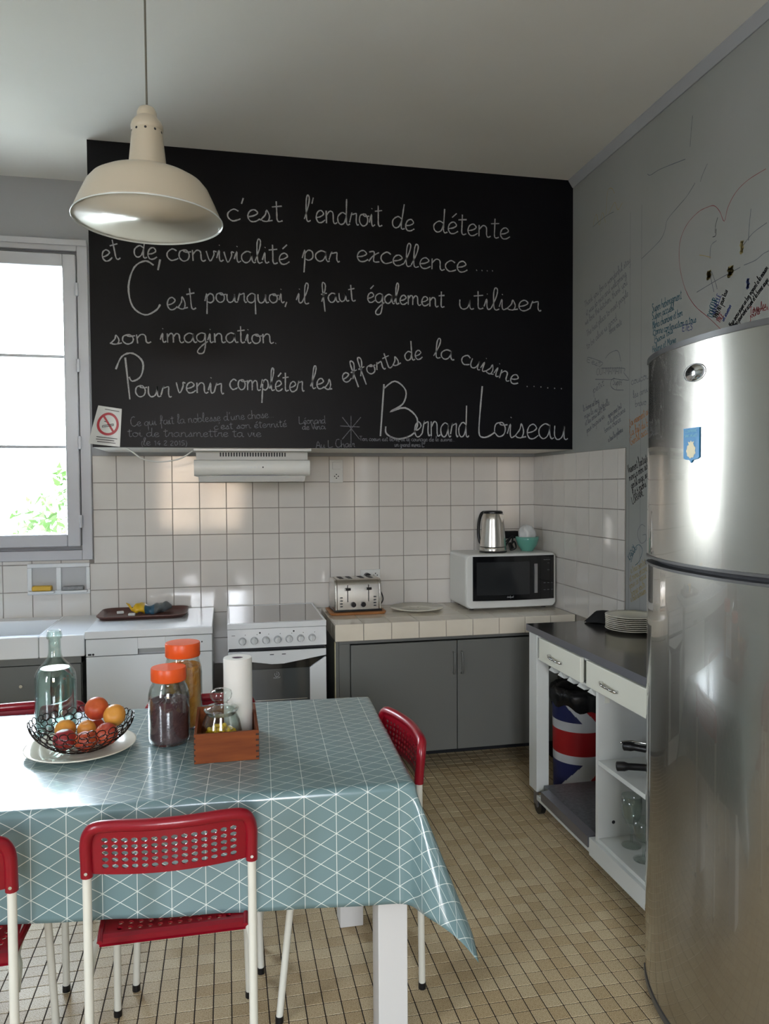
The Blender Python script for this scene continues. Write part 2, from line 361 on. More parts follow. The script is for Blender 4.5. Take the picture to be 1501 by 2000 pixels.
SMALLW_=[("Ce qui fait la noblesse d'une chose...", -2.36, 1.855, -1.656, 1.91, 0.0206), ("c'est son éternité", -1.958, 1.844, -1.591, 1.863, 0.0183), ('toi de transmettre ta vie', -2.376, 1.805, -1.722, 1.81, 0.0206), ('(le 14.2.2015)', -2.313, 1.762, -2.089, 1.763, 0.0179), ('Léonard', -1.53, 1.877, -1.389, 1.882, 0.0186), ('de Vinci', -1.512, 1.848, -1.389, 1.852, 0.0159), ('Au L Chair', -1.441, 1.753, -1.236, 1.76, 0.0187), ('Ton coeur est libre, ai le courage de le suivre...', -1.211, 1.792, -0.687, 1.793, 0.0123), ('un grand merci L', -1.023, 1.763, -0.859, 1.762, 0.0123)]
STAR=[[(-1.256, 1.923), (-1.257, 1.778)], [(-1.303, 1.8), (-1.204, 1.916)], [(-1.314, 1.869), (-1.21, 1.865)], [(-1.302, 1.915), (-1.211, 1.8)]]
WALLW_=[('Thank you for a wonderful stay', -0.676, 2.506, -1.138, 2.614, 0.018, 0), ('it was so nice and welcoming', -0.693, 2.458, -1.102, 2.561, 0.0181, 0), ('we love the kitchen, thank you', -0.682, 2.409, -1.111, 2.517, 0.0181, 0), ('The best place to meet people', -0.7, 2.345, -1.121, 2.461, 0.018, 0), ('to be alive is good', -0.7, 2.277, -1.016, 2.369, 0.0183, 0), ('bonne route', -0.941, 2.311, -1.061, 2.337, 0.0177, 0), ('OUI-MAMAN', -0.803, 2.128, -1.063, 2.095, 0.0181, 0), ('Super', -0.974, 2.052, -1.063, 2.04, 0.0177, 0), ("c'est", -0.695, 2.213, -0.847, 2.161, 0.0161, 0), ('petit', -0.771, 2.036, -0.891, 2.063, 0.0186, 0), ('le chemin est long', -0.661, 1.95, -0.837, 1.98, 0.0163, 0), ('mais la vie est belle', -0.673, 1.91, -0.944, 1.958, 0.016, 0), ('et les amis sont la', -0.685, 1.871, -0.902, 1.937, 0.0161, 0), ('pour toujours ici', -0.703, 1.831, -0.892, 1.896, 0.0161, 0), ('merci pour tout', -0.934, 1.89, -1.064, 1.93, 0.0153, 0), ('a la prochaine', -0.929, 1.856, -1.098, 1.909, 0.0152, 0), ('bonne chance', -0.898, 1.817, -1.055, 1.866, 0.0154, 0), ('a tous les pelerins', -0.935, 1.768, -1.075, 1.814, 0.0153, 0), ('Super hebergement', -1.326, 2.332, -1.552, 2.341, 0.0201, 1), ('Super accueil', -1.326, 2.297, -1.497, 2.306, 0.018, 1), ('Merci chambre et bon', -1.331, 2.259, -1.56, 2.268, 0.0179, 1), ('Bonne continuation a tous', -1.335, 2.228, -1.653, 2.22, 0.0176, 1), ('ETES', -1.557, 2.202, -1.629, 2.193, 0.0128, 4), ('Bisous tous', -1.348, 2.189, -1.49, 2.209, 0.0158, 1), ('Helene et Marie', -1.332, 2.15, -1.514, 2.165, 0.0158, 1), ("J'ai vraiment adore", -1.136, 1.83, -1.343, 1.887, 0.0191, 2), ('Ca fait du bien', -1.142, 1.785, -1.339, 1.832, 0.0191, 2), ('Gentil accueil', -1.147, 1.74, -1.336, 1.8, 0.0191, 2), ('Vraiment fantastique', -1.129, 1.606, -1.333, 1.67, 0.0216, 3), ('merci a mon adore', -1.139, 1.569, -1.329, 1.637, 0.0192, 3), ('gentil ange, super', -1.158, 1.532, -1.329, 1.6, 0.0192, 3), ('Le 4 mars', -1.172, 1.5, -1.287, 1.544, 0.0193, 3), ('LORRAINE', -1.168, 1.458, -1.266, 1.505, 0.0169, 3), ('G', -1.215, 1.272, -1.307, 1.284, 0.0431, 0), ('KAROL', -1.147, 1.183, -1.211, 1.253, 0.0172, 1), ('xo', -1.278, 1.177, -1.325, 1.191, 0.0214, 0), ('a tres bientot', -1.157, 1.125, -1.291, 1.183, 0.017, 5), ('et merci encore', -1.148, 1.084, -1.3, 1.155, 0.017, 5), ('pour ce repas', -1.148, 1.049, -1.292, 1.121, 0.017, 5), ('bonne route', -1.167, 1.017, -1.283, 1.077, 0.017, 5), ('a toute la maison', -1.158, 0.986, -1.292, 1.049, 0.017, 5), ('coucou', -1.149, 2.029, -1.308, 2.04, 0.0191, 0), ('les amis', -1.168, 1.963, -1.308, 1.98, 0.0167, 0), ('bravo', -1.186, 1.92, -1.283, 1.922, 0.0167, 0), ('DOUCEUR', -1.759, 2.215, -1.79, 2.281, 0.0182, 1), ('NOUVELLE', -1.775, 2.22, -1.812, 2.291, 0.014, 4), ('PARFAIT pour tous', -1.788, 2.201, -1.851, 2.297, 0.0159, 3), ('PACE', -1.804, 2.182, -1.828, 2.208, 0.0139, 6), ('un souvenir', -1.828, 2.184, -1.873, 2.233, 0.0118, 4), ('Nous avons passe un bon moment a la maison', -1.871, 2.152, -2.071, 2.321, 0.0132, 3), ('Merci pour votre accueil et la bonne soupe', -1.892, 2.144, -2.074, 2.276, 0.0131, 3), ('Merci', -1.994, 2.179, -2.073, 2.175, 0.0111, 6), ('Tous les', -1.977, 2.179, -2.063, 2.185, 0.013, 6), ('jours', -1.977, 2.164, -2.031, 2.17, 0.0112, 6)]
WLINES=[([(-1.817, 2.153), (-1.733, 2.221), (-1.642, 2.29), (-1.577, 2.373), (-1.536, 2.481), (-1.535, 2.579), (-1.581, 2.638), (-1.657, 2.664), (-1.717, 2.663), (-1.763, 2.653), (-1.798, 2.618), (-1.826, 2.571), (-1.847, 2.617), (-1.893, 2.657), (-1.961, 2.676), (-2.053, 2.678)], 6), ([(-1.233, 2.601), (-1.38, 2.636), (-1.423, 2.669), (-1.442, 2.709), (-1.525, 2.739), (-1.583, 2.758), (-1.639, 2.791)], 0), ([(-1.673, 2.782), (-1.689, 2.806), (-1.718, 2.835)], 0), ([(-1.602, 2.953), (-1.611, 3.026), (-1.618, 3.073)], 0), ([(-1.281, 2.971), (-1.307, 2.956), (-1.389, 2.95), (-1.57, 2.916)], 0), ([(-1.771, 2.544), (-1.773, 2.573), (-1.786, 2.599)], 3), ([(-1.755, 2.533), (-1.774, 2.533), (-1.777, 2.558)], 3), ([(-1.655, 2.341), (-1.715, 2.348), (-1.795, 2.357), (-1.862, 2.362), (-1.921, 2.367)], 0), ([(-1.941, 2.369), (-2.004, 2.369), (-2.044, 2.38), (-2.073, 2.382)], 0), ([(-1.74, 2.453), (-1.746, 2.502), (-1.78, 2.511)], 0), ([(-1.67, 2.488), (-1.713, 2.471), (-1.746, 2.455)], 5), ([(-1.965, 2.452), (-1.969, 2.507), (-1.977, 2.564)], 0), ([(-1.934, 2.443), (-1.989, 2.472), (-2.061, 2.485)], 0), ([(-1.737, 2.403), (-1.747, 2.37), (-1.767, 2.314)], 0), ([(-1.75, 2.4), (-1.776, 2.348), (-1.786, 2.32)], 0), ([(-0.858, 2.154), (-1.077, 2.12), (-1.082, 2.097), (-1.13, 2.056), (-1.073, 2.066), (-1.063, 2.065), (-0.973, 2.083), (-0.953, 2.055), (-0.994, 2.027), (-1.078, 2.014)], 0), ([(-0.793, 2.106), (-0.974, 2.08)], 0), ([(-0.701, 2.225), (-0.724, 2.232), (-0.868, 2.182), (-0.847, 2.167)], 0), ([(-0.9, 2.197), (-0.942, 2.216), (-1.023, 2.214), (-1.052, 2.157)], 0), ([(-1.156, 1.179), (-1.193, 1.251), (-1.229, 1.268), (-1.256, 1.244), (-1.229, 1.191), (-1.193, 1.168)], 1), ([(-0.765, 2.914), (-0.798, 2.961), (-0.831, 2.892), (-0.863, 2.946), (-0.895, 2.883)], 5), ([(-0.9, 2.92), (-0.915, 3.03), (-0.956, 3.032), (-0.986, 2.995)], 5), ([(-0.926, 2.911), (-0.986, 2.952), (-1.017, 2.904), (-1.06, 2.923)], 5), ([(-0.759, 2.906), (-0.831, 2.913), (-0.916, 2.914), (-0.977, 2.908)], 0)]
PATCH=[([(-1.714, 2.406), (-1.753, 2.395), (-1.754, 2.374), (-1.715, 2.385)], 5), ([(-1.841, 2.386), (-1.889, 2.372), (-1.889, 2.349), (-1.841, 2.362)], 5), ([(-1.914, 2.463), (-1.942, 2.454), (-1.943, 2.416), (-1.914, 2.424)], 5), ([(-1.953, 2.313), (-1.975, 2.307), (-1.976, 2.277), (-1.953, 2.282)], 4)]

# ============================================================ the room
H = 3.238
XL, YR = -4.4, -7.2
def wall_with_hole(a, b, h0, h1, z0, z1, f):
    """slabs around a hole: a..b along the wall, f(u,z)->two opposite corners' xy via box"""
    m = MB(); f(m, a, h0, 0, H); f(m, h1, b, 0, H); f(m, h0, h1, 0, z0); f(m, h0, h1, z1, H); return m
WX0, WX1, WZ0, WZ1 = -3.93, -2.70, 1.22, 2.84
wb = struct('wall_back', wall_with_hole(XL-.3, .3, WX0, WX1, WZ0, WZ1, lambda m, u0, u1, z0, z1: m.box((u0, 0, z0-.3*(z0 == 0)), (u1, .3, z1+.3*(z1 == H)))), WALLB)
wr = struct('wall_right', B((0, YR-.3, -.3), (.3, 0, H+.3)), WALL)
RX0, RX1, RZ0, RZ1 = -2.85, -1.65, .9, 2.75
wre = struct('wall_rear', wall_with_hole(XL-.3, .3, RX0, RX1, RZ0, RZ1, lambda m, u0, u1, z0, z1: m.box((u0, YR-.3, z0-.3*(z0 == 0)), (u1, YR, z1+.3*(z1 == H)))), WALL)
LY0, LY1, LZ0, LZ1 = -4.95, -4.0, .9, 2.6
wl = struct('wall_left', wall_with_hole(YR-.3, 0, LY0, LY1, LZ0, LZ1, lambda m, u0, u1, z0, z1: m.box((XL-.3, u0, z0-.3*(z0 == 0)), (XL, u1, z1+.3*(z1 == H)))), WALL)
ceil = struct('ceiling', B((XL, YR, H), (0, 0, H+.3)), CEIL)
struct('trim_1', MB().prism([(0, 0), (-.030, 0), (-.030, -.006), (-.006, -.042), (0, -.042)], lambda x, z: (x-.0005, YR+.001, H+z-.0005), lambda x, z: (x-.0005, -.535, H+z-.0005)), WALLB)
0 and struct('trim_2', MB().prism([(0, 0), (-.02, 0), (-.006, -.03), (0, -.03)], lambda y, z: (XL+.001, y-.0005, H+z-.0005), lambda y, z: (-2.545, y-.0005, H+z-.0005)), CEIL)
soffit = struct('wall_upper', B((-2.54, -.53, 1.752), (-.0005, -.0005, H-.0005)), [BOARD, WALLB, CEIL])
# front face is blackboard paint, the sides and underside are wall paint
soffit.data.polygons.foreach_set('material_index', [2, 1, 0, 1, 1, 2]); soffit.data.update()
struct('floor', B((XL, YR, -.3), (0, 0, -.0015)), FGROUT)
floor = bpy.data.objects['floor']
# ---- floor tiles
PT = .0538; FX, FY = -1.0468, -2.2387
def tile_mesh(name, w, h, t, c, m, axis='z'):
    a, b = w/2, h/2
    vs = [(-a, -b, -t), (a, -b, -t), (a, b, -t), (-a, b, -t), (-a+c, -b+c, 0), (a-c, -b+c, 0), (a-c, b-c, 0), (-a+c, b-c, 0)]
    if axis == 'y': vs = [(x, -z, y) for x, y, z in vs]      # faces -y
    if axis == 'x': vs = [(-z, -x, y) for x, y, z in vs]     # faces -x
    me = bpy.data.meshes.new(name); me.from_pydata(vs, [], [(4,5,6,7), (0,1,5,4), (1,2,6,5), (2,3,7,6), (3,0,4,7)])
    me.materials.append(m); me.update(); return me
Mi = cam.matrix_world.inverted()
def proj(p):
    q = Mi @ Vector(p); return (750.5-FPX*q.x/q.z, 1000+FPX*q.y/q.z, -q.z) if q.z < 0 else (-1, -1, 1)
cells = []
for i in range(-64, 21):
    for j in range(-93, 43):
        cx, cy = FX+(i+.5)*PT, FY+(j+.5)*PT
        if XL+.02 < cx < -.02 and YR+.02 < cy < -.02:
            u, v, d = proj((cx, cy, 0)); vis = 5 < u < 1290 and 1700 < v < 1998 and not (u > 1240 and v < 1900)
            cells.append((d if vis else 99+d, cx, cy))
cells.sort(); fm = [tile_mesh('floor_tile', PT-.0032, PT-.0032, .0016, .0006, q) for q in (FTILE, FTILE2, FTILE3)]
for d, cx, cy in cells[:300]:
    o = bpy.data.objects.new('tile', random.choice(fm)); COL.objects.link(o); o.parent = floor; o.location = (cx, cy, random.uniform(-.0003, 0))
mb = MB(); a = PT/2-.0016; c = .0006
for d, cx, cy in cells[300:]:
    k = random.choice((0, 0, 1, 2)); z = random.uniform(-.0003, 0)
    mb.add([(cx-a, cy-a, -.0016), (cx+a, cy-a, -.0016), (cx+a, cy+a, -.0016), (cx-a, cy+a, -.0016), (cx-a+c, cy-a+c, z), (cx+a-c, cy-a+c, z), (cx+a-c, cy+a-c, z), (cx-a+c, cy+a-c, z)],
           [(4,5,6,7), (0,1,5,4), (1,2,6,5), (2,3,7,6), (3,0,4,7)], k)
obj('tile_field', mb, [FTILE, FTILE2, FTILE3], floor, kind='stuff')
# ---- wall tiles, back wall: grout bed, then one object per tile
bed = obj('grout_bed', MB().box((-2.629, -.003, .3), (-.001, -.0002, 1.7325)).box((XL+.001, -.003, .3), (-2.6295, -.0002, 1.152)), GROUT, wb)
TM = {}
def wt(w, h, ax, m=TILE, t=.0055):
    k = (round(w, 3), round(h, 3), ax, m.name)
    if k not in TM: TM[k] = tile_mesh('glazed_tile', w-.0025, h-.0025, t, .0012, m, ax)
    return TM[k]
def put(me, loc, parent, tilt=.004):
    o = bpy.data.objects.new('tile', me); COL.objects.link(o); o.parent = parent; o.location = Vector(loc)-org(parent)
    o.rotation_euler = (random.uniform(-tilt, tilt), random.uniform(-tilt, tilt)*.3, random.uniform(-tilt, tilt)); return o
xs = [-.0005] + [-.1014-.15*k for k in range(17)] + [-2.6514, -2.8014] + [-2.9514-.15*k for k in range(9)]
zr = [1.7305-.15*k for k in range(9)]
zr[0] = 1.7325
for i in range(len(xs)-1):
    for j in range(len(zr)-1):
        x1, x0, z1, z0 = xs[i], xs[i+1], zr[j], zr[j+1]
        if x1 < -2.64 and z1 > 1.2: continue
        if x1 < -2.6 and x0 > -3.0 and 1.0 < z1 < 1.16: continue     # soap niche
        if x0 > -1.3 and z0 < .8: continue
        if x1 > -2.6 > x0 and z1 > 1.2: x0 = -2.629
        put(wt(x1-x0, z1-z0, 'y'), ((x0+x1)/2, -.0075, (z0+z1)/2), wb)
for i in range(len(xs)-1):
    if xs[i] < -2.64: put(wt(xs[i]-xs[i+1], .0225, 'y'), ((xs[i]+xs[i+1])/2, -.0075, 1.1425), wb)
bed2 = obj('grout_bed', B((-.003, -1.106, .3), (-.0002, -.008, 1.7325)), GROUT, wr)
ys = [-.0085, -.14, -.29, -.44, -.59, -.74, -.89, -1.04, -1.104]
for i in range(len(ys)-1):
    for j in range(6):
        y1, y0, z1, z0 = ys[i], ys[i+1], zr[j], zr[j+1]
        put(wt(y1-y0, z1-z0, 'x'), (-.0075, (y0+y1)/2, (z0+z1)/2), wr)

# ---- window in the back wall
def frame(m, x0, x1, z0, z1, w, y0, y1, mi=None, wb_=None):
    wb_ = wb_ or w
    m.box((x0, y0, z0), (x0+w, y1, z1), mi); m.box((x1-w, y0, z0), (x1, y1, z1), mi)
    m.box((x0+w, y0, z1-w), (x1-w, y1, z1), mi); m.box((x0+w, y0, z0), (x1-w, y1, z0+wb_), mi)
win = bpy.data.objects.new('window_1', None); COL.objects.link(win); win['kind'] = 'structure'; ORG['window_1'] = (0, 0, 0)
m = MB(); frame(m, -4.0, -2.63, 1.155, 2.90, .055, -.035, .03); obj('casing', m, PVC, win, bevel=.004)
m = MB(); frame(m, -3.99, -2.64, 1.16, 2.895, .10, .012, .06); obj('fixed_frame', m, PVC, win)
m = MB(); m.box((-4.0, -.047, 2.872), (-2.63, -.0352, 2.905)); obj('casing_lip', m, PVC, win, bevel=.004)
for x0, x1, nm in ((-3.312, -2.688, 'r'), (-3.94, -3.318, 'l')):
    m = MB(); frame(m, x0, x1, 1.232, 2.822, .068, -.058, .01); s = obj('sash', m, PVC, win, bevel=.006)
    for z in (1.779, 2.272): obj('muntin', B((x0+.0685, -.03, z-.008), (x1-.0685, .0, z+.008)), PVC, s, bevel=.002)
    for z0, z1 in ((1.301, 1.7705), (1.7875, 2.2635), (2.2805, 2.7535)): obj('pane', B((x0+.069, -.012, z0), (x1-.069, -.008, z1)), PANE, s)
for z in (1.37, 1.80, 2.22, 2.63):
    obj('hinge', MB().tube([(-2.682, -.068, z-.035), (-2.682, -.068, z+.035)], .009, 10).tube([(-2.682, -.068, z-.002), (-2.682, -.068, z+.002)], .0105, 10), PVC, win, smooth='auto')
obj('handle', MB().tube([(-3.315, -.059, 2.0), (-3.315, -.10, 2.0), (-3.315, -.10, 1.88)], .009, 8), CHROME, win, smooth='auto')
# rear window and an added side window sized as fill light (behind the camera, they light the room and show in reflections)
w2 = bpy.data.objects.new('window_2', None); COL.objects.link(w2); w2['kind'] = 'structure'; ORG['window_2'] = (0, 0, 0)
m = MB(); frame(m, RX0-.03, RX1+.03, RZ0-.03, RZ1+.03, .07, YR-.03, YR+.03); m.box((-2.28, YR-.03, RZ0+.04), (-2.22, YR+.03, RZ1-.04)); obj('casing', m, PVC, w2)
for z in (1.40, 2.05): obj('muntin', MB().box((RX0+.04, YR-.01, z), (-2.281, YR+.01, z+.025)).box((-2.219, YR-.01, z), (RX1-.04, YR+.01, z+.025)), PVC, w2)
d1 = bpy.data.objects.new('fill_window', None); COL.objects.link(d1); d1['kind'] = 'structure'; ORG['fill_window'] = (0, 0, 0)
m = MB()
for y in (LY0, (LY0+LY1)/2-.04, LY1-.08): m.box((XL-.03, y, LZ0), (XL+.03, y+.08, LZ1))
for z in (LZ0, 1.7, LZ1-.08): m.box((XL-.025, LY0+.08, z), (XL+.025, LY1-.08, z+.07))
obj('glazed_frame', m, PVC, d1)
# outside
struct('ground', B((-20, .301, -.6), (14, 30, -.5)), mat('gravel_yard', 'b0ac9e', .9, col2='9c9a8a', scale=2))
struct('ground', B((-12, -15.99, -.6), (8, YR-.31, -.5)), bpy.data.materials['gravel_yard'])
struct('wall_neighbour', B((-12, -16.3, -.5), (8, -16, 2.6)), mat('ochre_render', 'd8bc9c', .9, col2='ccab8c', scale=1))
def tree(cx, cy, cz, rx, ry, rz_, n, label):
    t = thing('tree', label, 'tree', (cx, cy, -.5))
    m = MB(); m.tube([(cx, cy, -.5), (cx+.05, cy, cz-.3), (cx+.1, cy+.05, cz+.5)], [.07, .05, .02], 8)
    for k in range(9):
        a = k*2.4; m.tube([(cx+.05, cy, cz-.4+k*.08), (cx+rx*.7*math.cos(a), cy+ry*.7*math.sin(a), cz-.1+k*.12)], [.022, .008], 5)
    obj('trunk', m, BARK, t, smooth='auto')
    m = MB()
    for k in range(n):
        a = random.uniform(0, 2*PI); b = math.acos(random.uniform(-1, 1)); r = random.uniform(.45, 1)**.5
        p = Vector((cx+rx*r*math.sin(b)*math.cos(a), cy+ry*r*math.sin(b)*math.sin(a), cz+rz_*r*math.cos(b)))
        d = Vector((random.gauss(0, 1), random.gauss(0, 1), random.gauss(-.4, .7))).normalized()*random.uniform(.13, .21)
        q = d.cross(Vector((random.gauss(0, 1), random.gauss(0, 1), 1))).normalized()*.036
        m.add([p, p+d*.45+q, p+d, p+d*.45-q], [(0, 1, 2, 3)])
    obj('foliage', m, LEAF, t, kind='stuff')
tree(-3.55, 4.6, .7, .8, .8, 1.15, 1500, 'leafy green garden tree outside, behind the lower window panes')

# ---- chalk handwriting on the blackboard soffit
def wf(u, v): return (u, -.5306, v)
m = MB()
for t, a, b, c_, d_, h in BOARDW_: write(m, t, a, b, c_, d_, h, .0068 if h < .08 else .0085, wf, 4)
obj('chalk_writing', m, CHALK, soffit, label='large joined-up white chalk handwriting in five lines')
m = MB()
for t, a, b, c_, d_, h in SMALLW_: write(m, t, a, b, c_, d_, h, .0034, wf, 3)
for s in STAR: ribbon(m, s, .004, wf)
obj('small_writing', m, CHALK2, soffit, label='small faded chalk notes along the bottom edge')
# ---- marker scribbles on the right wall
def wf2(u, v): return (-.0006, u, v)
m = MB()
for t, a, b, c_, d_, h, ci in WALLW_: write(m, t, a, b, c_, d_, h, .0026 if ci in (0, 5) else .0034, wf2, 3, ci)
for pts, ci in WLINES: ribbon(m, crom([(p[0], p[1], 0) for p in pts], 4), .0030, wf2, ci)
for y in (-1.135, -1.235): ribbon(m, [(y, .95+.1*k) for k in range(20)], .003, wf2, 7)
for pts, ci in PATCH:
    c0 = (sum(p[0] for p in pts)/4, sum(p[1] for p in pts)/4); R_ = (abs(pts[0][0]-pts[1][0])/2, abs(pts[0][1]-pts[2][1])/2)
    ribbon(m, [(c0[0]+R_[0]*.8*math.sin(k*1.9), c0[1]+R_[1]*(k/9-1)) for k in range(19)], .009, wf2, ci)
obj('marker_writing', m, PENC, wr, label='visitors\' handwritten messages and drawings in coloured marker')

# ============================================================ soap niche, sockets, sign, hood
t = thing('soap_dish', 'white ceramic double soap niche set in the tiles below the window', 'soap dish', (-2.81, 0, 1.05))
m = MB(); x0, x1, z0, z1 = -2.974, -2.650, .965, 1.137
m.box((x0, -.022, z1-.022), (x1, -.0031, z1)); m.box((x0, -.022, z0), (x1, -.0031, z0+.024)); m.box((x0, -.022, z0+.024), (x0+.024, -.0031, z1-.022)); m.box((x1-.02, -.022, z0+.024), (x1, -.0031, z1-.022)); m.box((-2.826, -.022, z0+.024), (-2.8, -.0031, z1-.022))
obj('rim', m, WHITE, t, bevel=.004)
obj('niche', MB().box((x0+.02, -.0045, z0+.02), (x1-.02, -.0031, z1-.02)), mat('niche_glaze', 'b6b7b8', .3), t)
tag(obj('soap_bar', MB().box((-2.945, -.06, .9905), (-2.845, -.012, 1.018)), SOAPY, bevel=.008, seg=3), 'yellow soap bar in the left half of the white wall niche', 'soap')
tag(obj('sponge', MB().box((-2.79, -.058, .9905), (-2.68, -.012, 1.012)), SOAPG, bevel=.006, seg=3), 'grey scouring pad in the right half of the white wall niche', 'sponge')
obj('shelf_lip', MB().box((x0+.01, -.064, z0+.012), (-2.83, -.0225, z0+.025)).box((-2.798, -.064, z0+.012), (x1-.01, -.0225, z0+.025)), WHITE, t, bevel=.004)

t = thing('switch_socket', 'cream switch and power socket plate beside the extractor hood', 'socket', (-1.26, 0, 1.64))
obj('plate', B((-1.302, -.018, 1.575), (-1.22, -.008, 1.712)), WHITEP, t, bevel=.004)
obj('switch', B((-1.285, -.024, 1.655), (-1.237, -.0185, 1.697)), WHITEP, t, bevel=.002)
def roset(cx, z, par, y=-.0185):
    obj('socket_face', MB().add([(cx+.021*math.cos(k*PI/10), y, z+.021*math.sin(k*PI/10)) for k in range(20)]+[(cx+.021*math.cos(k*PI/10), y-.003, z+.021*math.sin(k*PI/10)) for k in range(20)], [tuple(range(20))[::-1], tuple(range(20, 40))]+[(k, (k+1) % 20, 20+(k+1) % 20, 20+k) for k in range(20)]), WHITEP, par)
    m = MB()
    for dx, dz in ((.011, 0), (-.011, 0), (0, .011), (0, -.011)): m.tube([(cx+dx, y-.0032, z+dz), (cx+dx, y-.0036, z+dz)], .0038, 8)
    obj('pin_hole', m, INK, par)
roset(-1.261, 1.613, t)
t = thing('power_socket', 'cream double power socket above the toaster', 'socket', (-1.05, 0, 1.02))
obj('plate', B((-1.12, -.022, .985), (-.998, -.008, 1.053)), WHITEP, t, bevel=.004)
roset(-1.03, 1.018, t, -.0225); 
obj('plug', MB().tube([(-1.082, -.0225, 1.015), (-1.082, -.06, 1.015)], .02, 16), BLACKP, t, smooth='auto')
t = thing('plug_box', 'black multi-way plug block on the tiles between kettle and bowl', 'plug', (-.2, 0, 1.26))
obj('body', B((-.285, -.06, 1.225), (-.13, -.008, 1.27)), BLACKP, t, bevel=.005)
obj('cable', MB().tube(crom([(-.16, -.05, 1.228), (-.2, -.12, 1.24), (-.26, -.15, 1.20), (-.27, -.17, 1.172)], 5), .004, 6), BLACKP, t, smooth=True)
tag(obj('hanging_cable', MB().tube(crom([(-2.385, -.50, 1.7515), (-2.35, -.5, 1.725), (-2.3, -.5, 1.693), (-2.22, -.5, 1.682), (-2.13, -.5, 1.697), (-2.065, -.5, 1.738)], 5), .0035, 6), WHITEP, smooth=True), 'thin white cable sagging left of the extractor hood', 'cable')

# no-smoking sign, laminated, slanting off the soffit corner
t = thing('no_smoking_sign', 'curled laminated no-smoking sign at the lower left corner of the blackboard', 'sign', (-2.48, -.54, 1.76))
def sg(u, v):   # u 0..1 across, v 0..1 up
    xl = -2.552+(v**1.1)*.045; xr = -2.412+v*.012; x = xl+(xr-xl)*u
    z = 1.768-u*.014+v*(.187-.0*u); y = -.534-.035*(1-u)**2*(1-v*.6)
    return Vector((x, y, z))
def patchgrid(m, f, nu, nv, off=0, mi=None):
    m.add([f(i/nu, j/nv)+Vector((0, -off, 0)) for j in range(nv+1) for i in range(nu+1)], [(j*(nu+1)+i, j*(nu+1)+i+1, (j+1)*(nu+1)+i+1, (j+1)*(nu+1)+i) for j in range(nv) for i in range(nu)], mi)
m = MB(); patchgrid(m, sg, 12, 12, 0); patchgrid(m, sg, 12, 12, -.0008); obj('sheet', m, SIGNW, t, smooth=True)
def sq(x, z): return sg(x, z)+Vector((0, -.0012, 0))
m = MB(); ring = []
for k in range(41):
    a = 2*PI*k/40; ring += [tuple(sq(.52+.40*math.cos(a), .56+.30*math.sin(a))), tuple(sq(.52+.31*math.cos(a), .56+.235*math.sin(a)))]
m.add(ring, [(2*k, 2*k+1, 2*k+3, 2*k+2) for k in range(40)])
m.add([tuple(sq(*q)) for q in ((.26, .75), (.31, .79), (.79, .37), (.74, .33))], [(0, 1, 2, 3)])
obj('prohibition_ring', m, SIGNR, t, label='red ring with a diagonal bar')
m = MB()
for a, b in (((.33, .50), (.72, .58)), ((.33, .46), (.73, .54)), ((.33, .50), (.33, .46)), ((.72, .58), (.73, .54)), ((.36, .62), (.5, .60)), ((.3, .93), (.9, .92)), ((.2, .20), (.9, .20)), ((.2, .14), (.8, .14)), ((.25, .08), (.85, .08))):
    ribbon(m, [a, b], .018, lambda u, v: tuple(sq(u, v)+Vector((0, -.0003, 0))))
obj('cigarette_print', m, INK, t, kind='stuff')

t = thing('extractor_hood', 'white extractor hood under the blackboard above the cooker', 'extractor hood', (-1.765, -.25, 1.66))
obj('top_flange', B((-2.062, -.5, 1.738), (-1.462, -.02, 1.7515)), WHITEP, t, bevel=.002)
m = MB(); m.box((-2.052, -.43, 1.695), (-1.475, -.02, 1.7375)); obj('upper_body', m, mat('hood_grey', 'bcbdb8', .4), t)
m = MB()
for k in range(25): m.box((-1.932+k*.0139, -.4315, 1.712), (-1.932+k*.0139+.0072, -.4302, 1.733))
obj('vent_slots', m, INK, t)
prof = [(-.02, 1.6945), (-.44, 1.6945), (-.468, 1.690), (-.478, 1.675), (-.478, 1.640), (-.47, 1.622), (-.45, 1.612), (-.02, 1.612)]
obj('body', MB().prism(prof, lambda y, z: (-2.062, y, z), lambda y, z: (-1.468, y, z)), WHITEP, t, smooth='auto')
m = MB()
for k in range(4): m.tube([(-1.79+.018*k, -.4785, 1.655), (-1.79+.018*k, -.4795, 1.655)], .004, 8)
obj('buttons', m, KNOBW, t, kind='stuff')
obj('indicator', MB().tube([(-1.713, -.4785, 1.655), (-1.713, -.4795, 1.655)], .004, 8), INK, t)
obj('visor', MB().prism([(-.46, 1.6115), (-.40, 1.583), (-.40, 1.580), (-.463, 1.609)], lambda y, z: (-2.04, y, z), lambda y, z: (-1.49, y, z)), mat('visor_plastic', 'e8ecea', .1, trans=.7), t)
obj('visor_strip', B((-1.93, -.4625, 1.6105), (-1.64, -.4445, 1.6119)), EDGE, t)

# ============================================================ worktop and cabinet (right)
CZ = .832
wt_ = thing('tiled_worktop', 'cream tiled masonry worktop under the toaster and microwave', 'worktop', (-.68, -.3, CZ))
obj('slab', MB().box((-1.352, -.584, .742), (-.009, -.009, CZ-.0045)), GROUT, wt_)
fx = [-1.357+.15*k for k in range(9)]+[-.009]
ry = [-.59, -.44, -.29, -.14, -.0085]
for i in range(9):
    w_ = fx[i+1]-fx[i]; xc = (fx[i]+fx[i+1])/2
    put(wt(w_, .088, 'y', CTILE), (xc, -.5895, .787), wt_)
    for j in range(4): put(wt(w_, ry[j+1]-ry[j], 'z', CTILE), (xc, (ry[j]+ry[j+1])/2, CZ), wt_, .0015)
for j in range(4): put(wt(ry[j+1]-ry[j], .088, 'x', CTILE), (-1.3575, (ry[j]+ry[j+1])/2, .787), wt_)

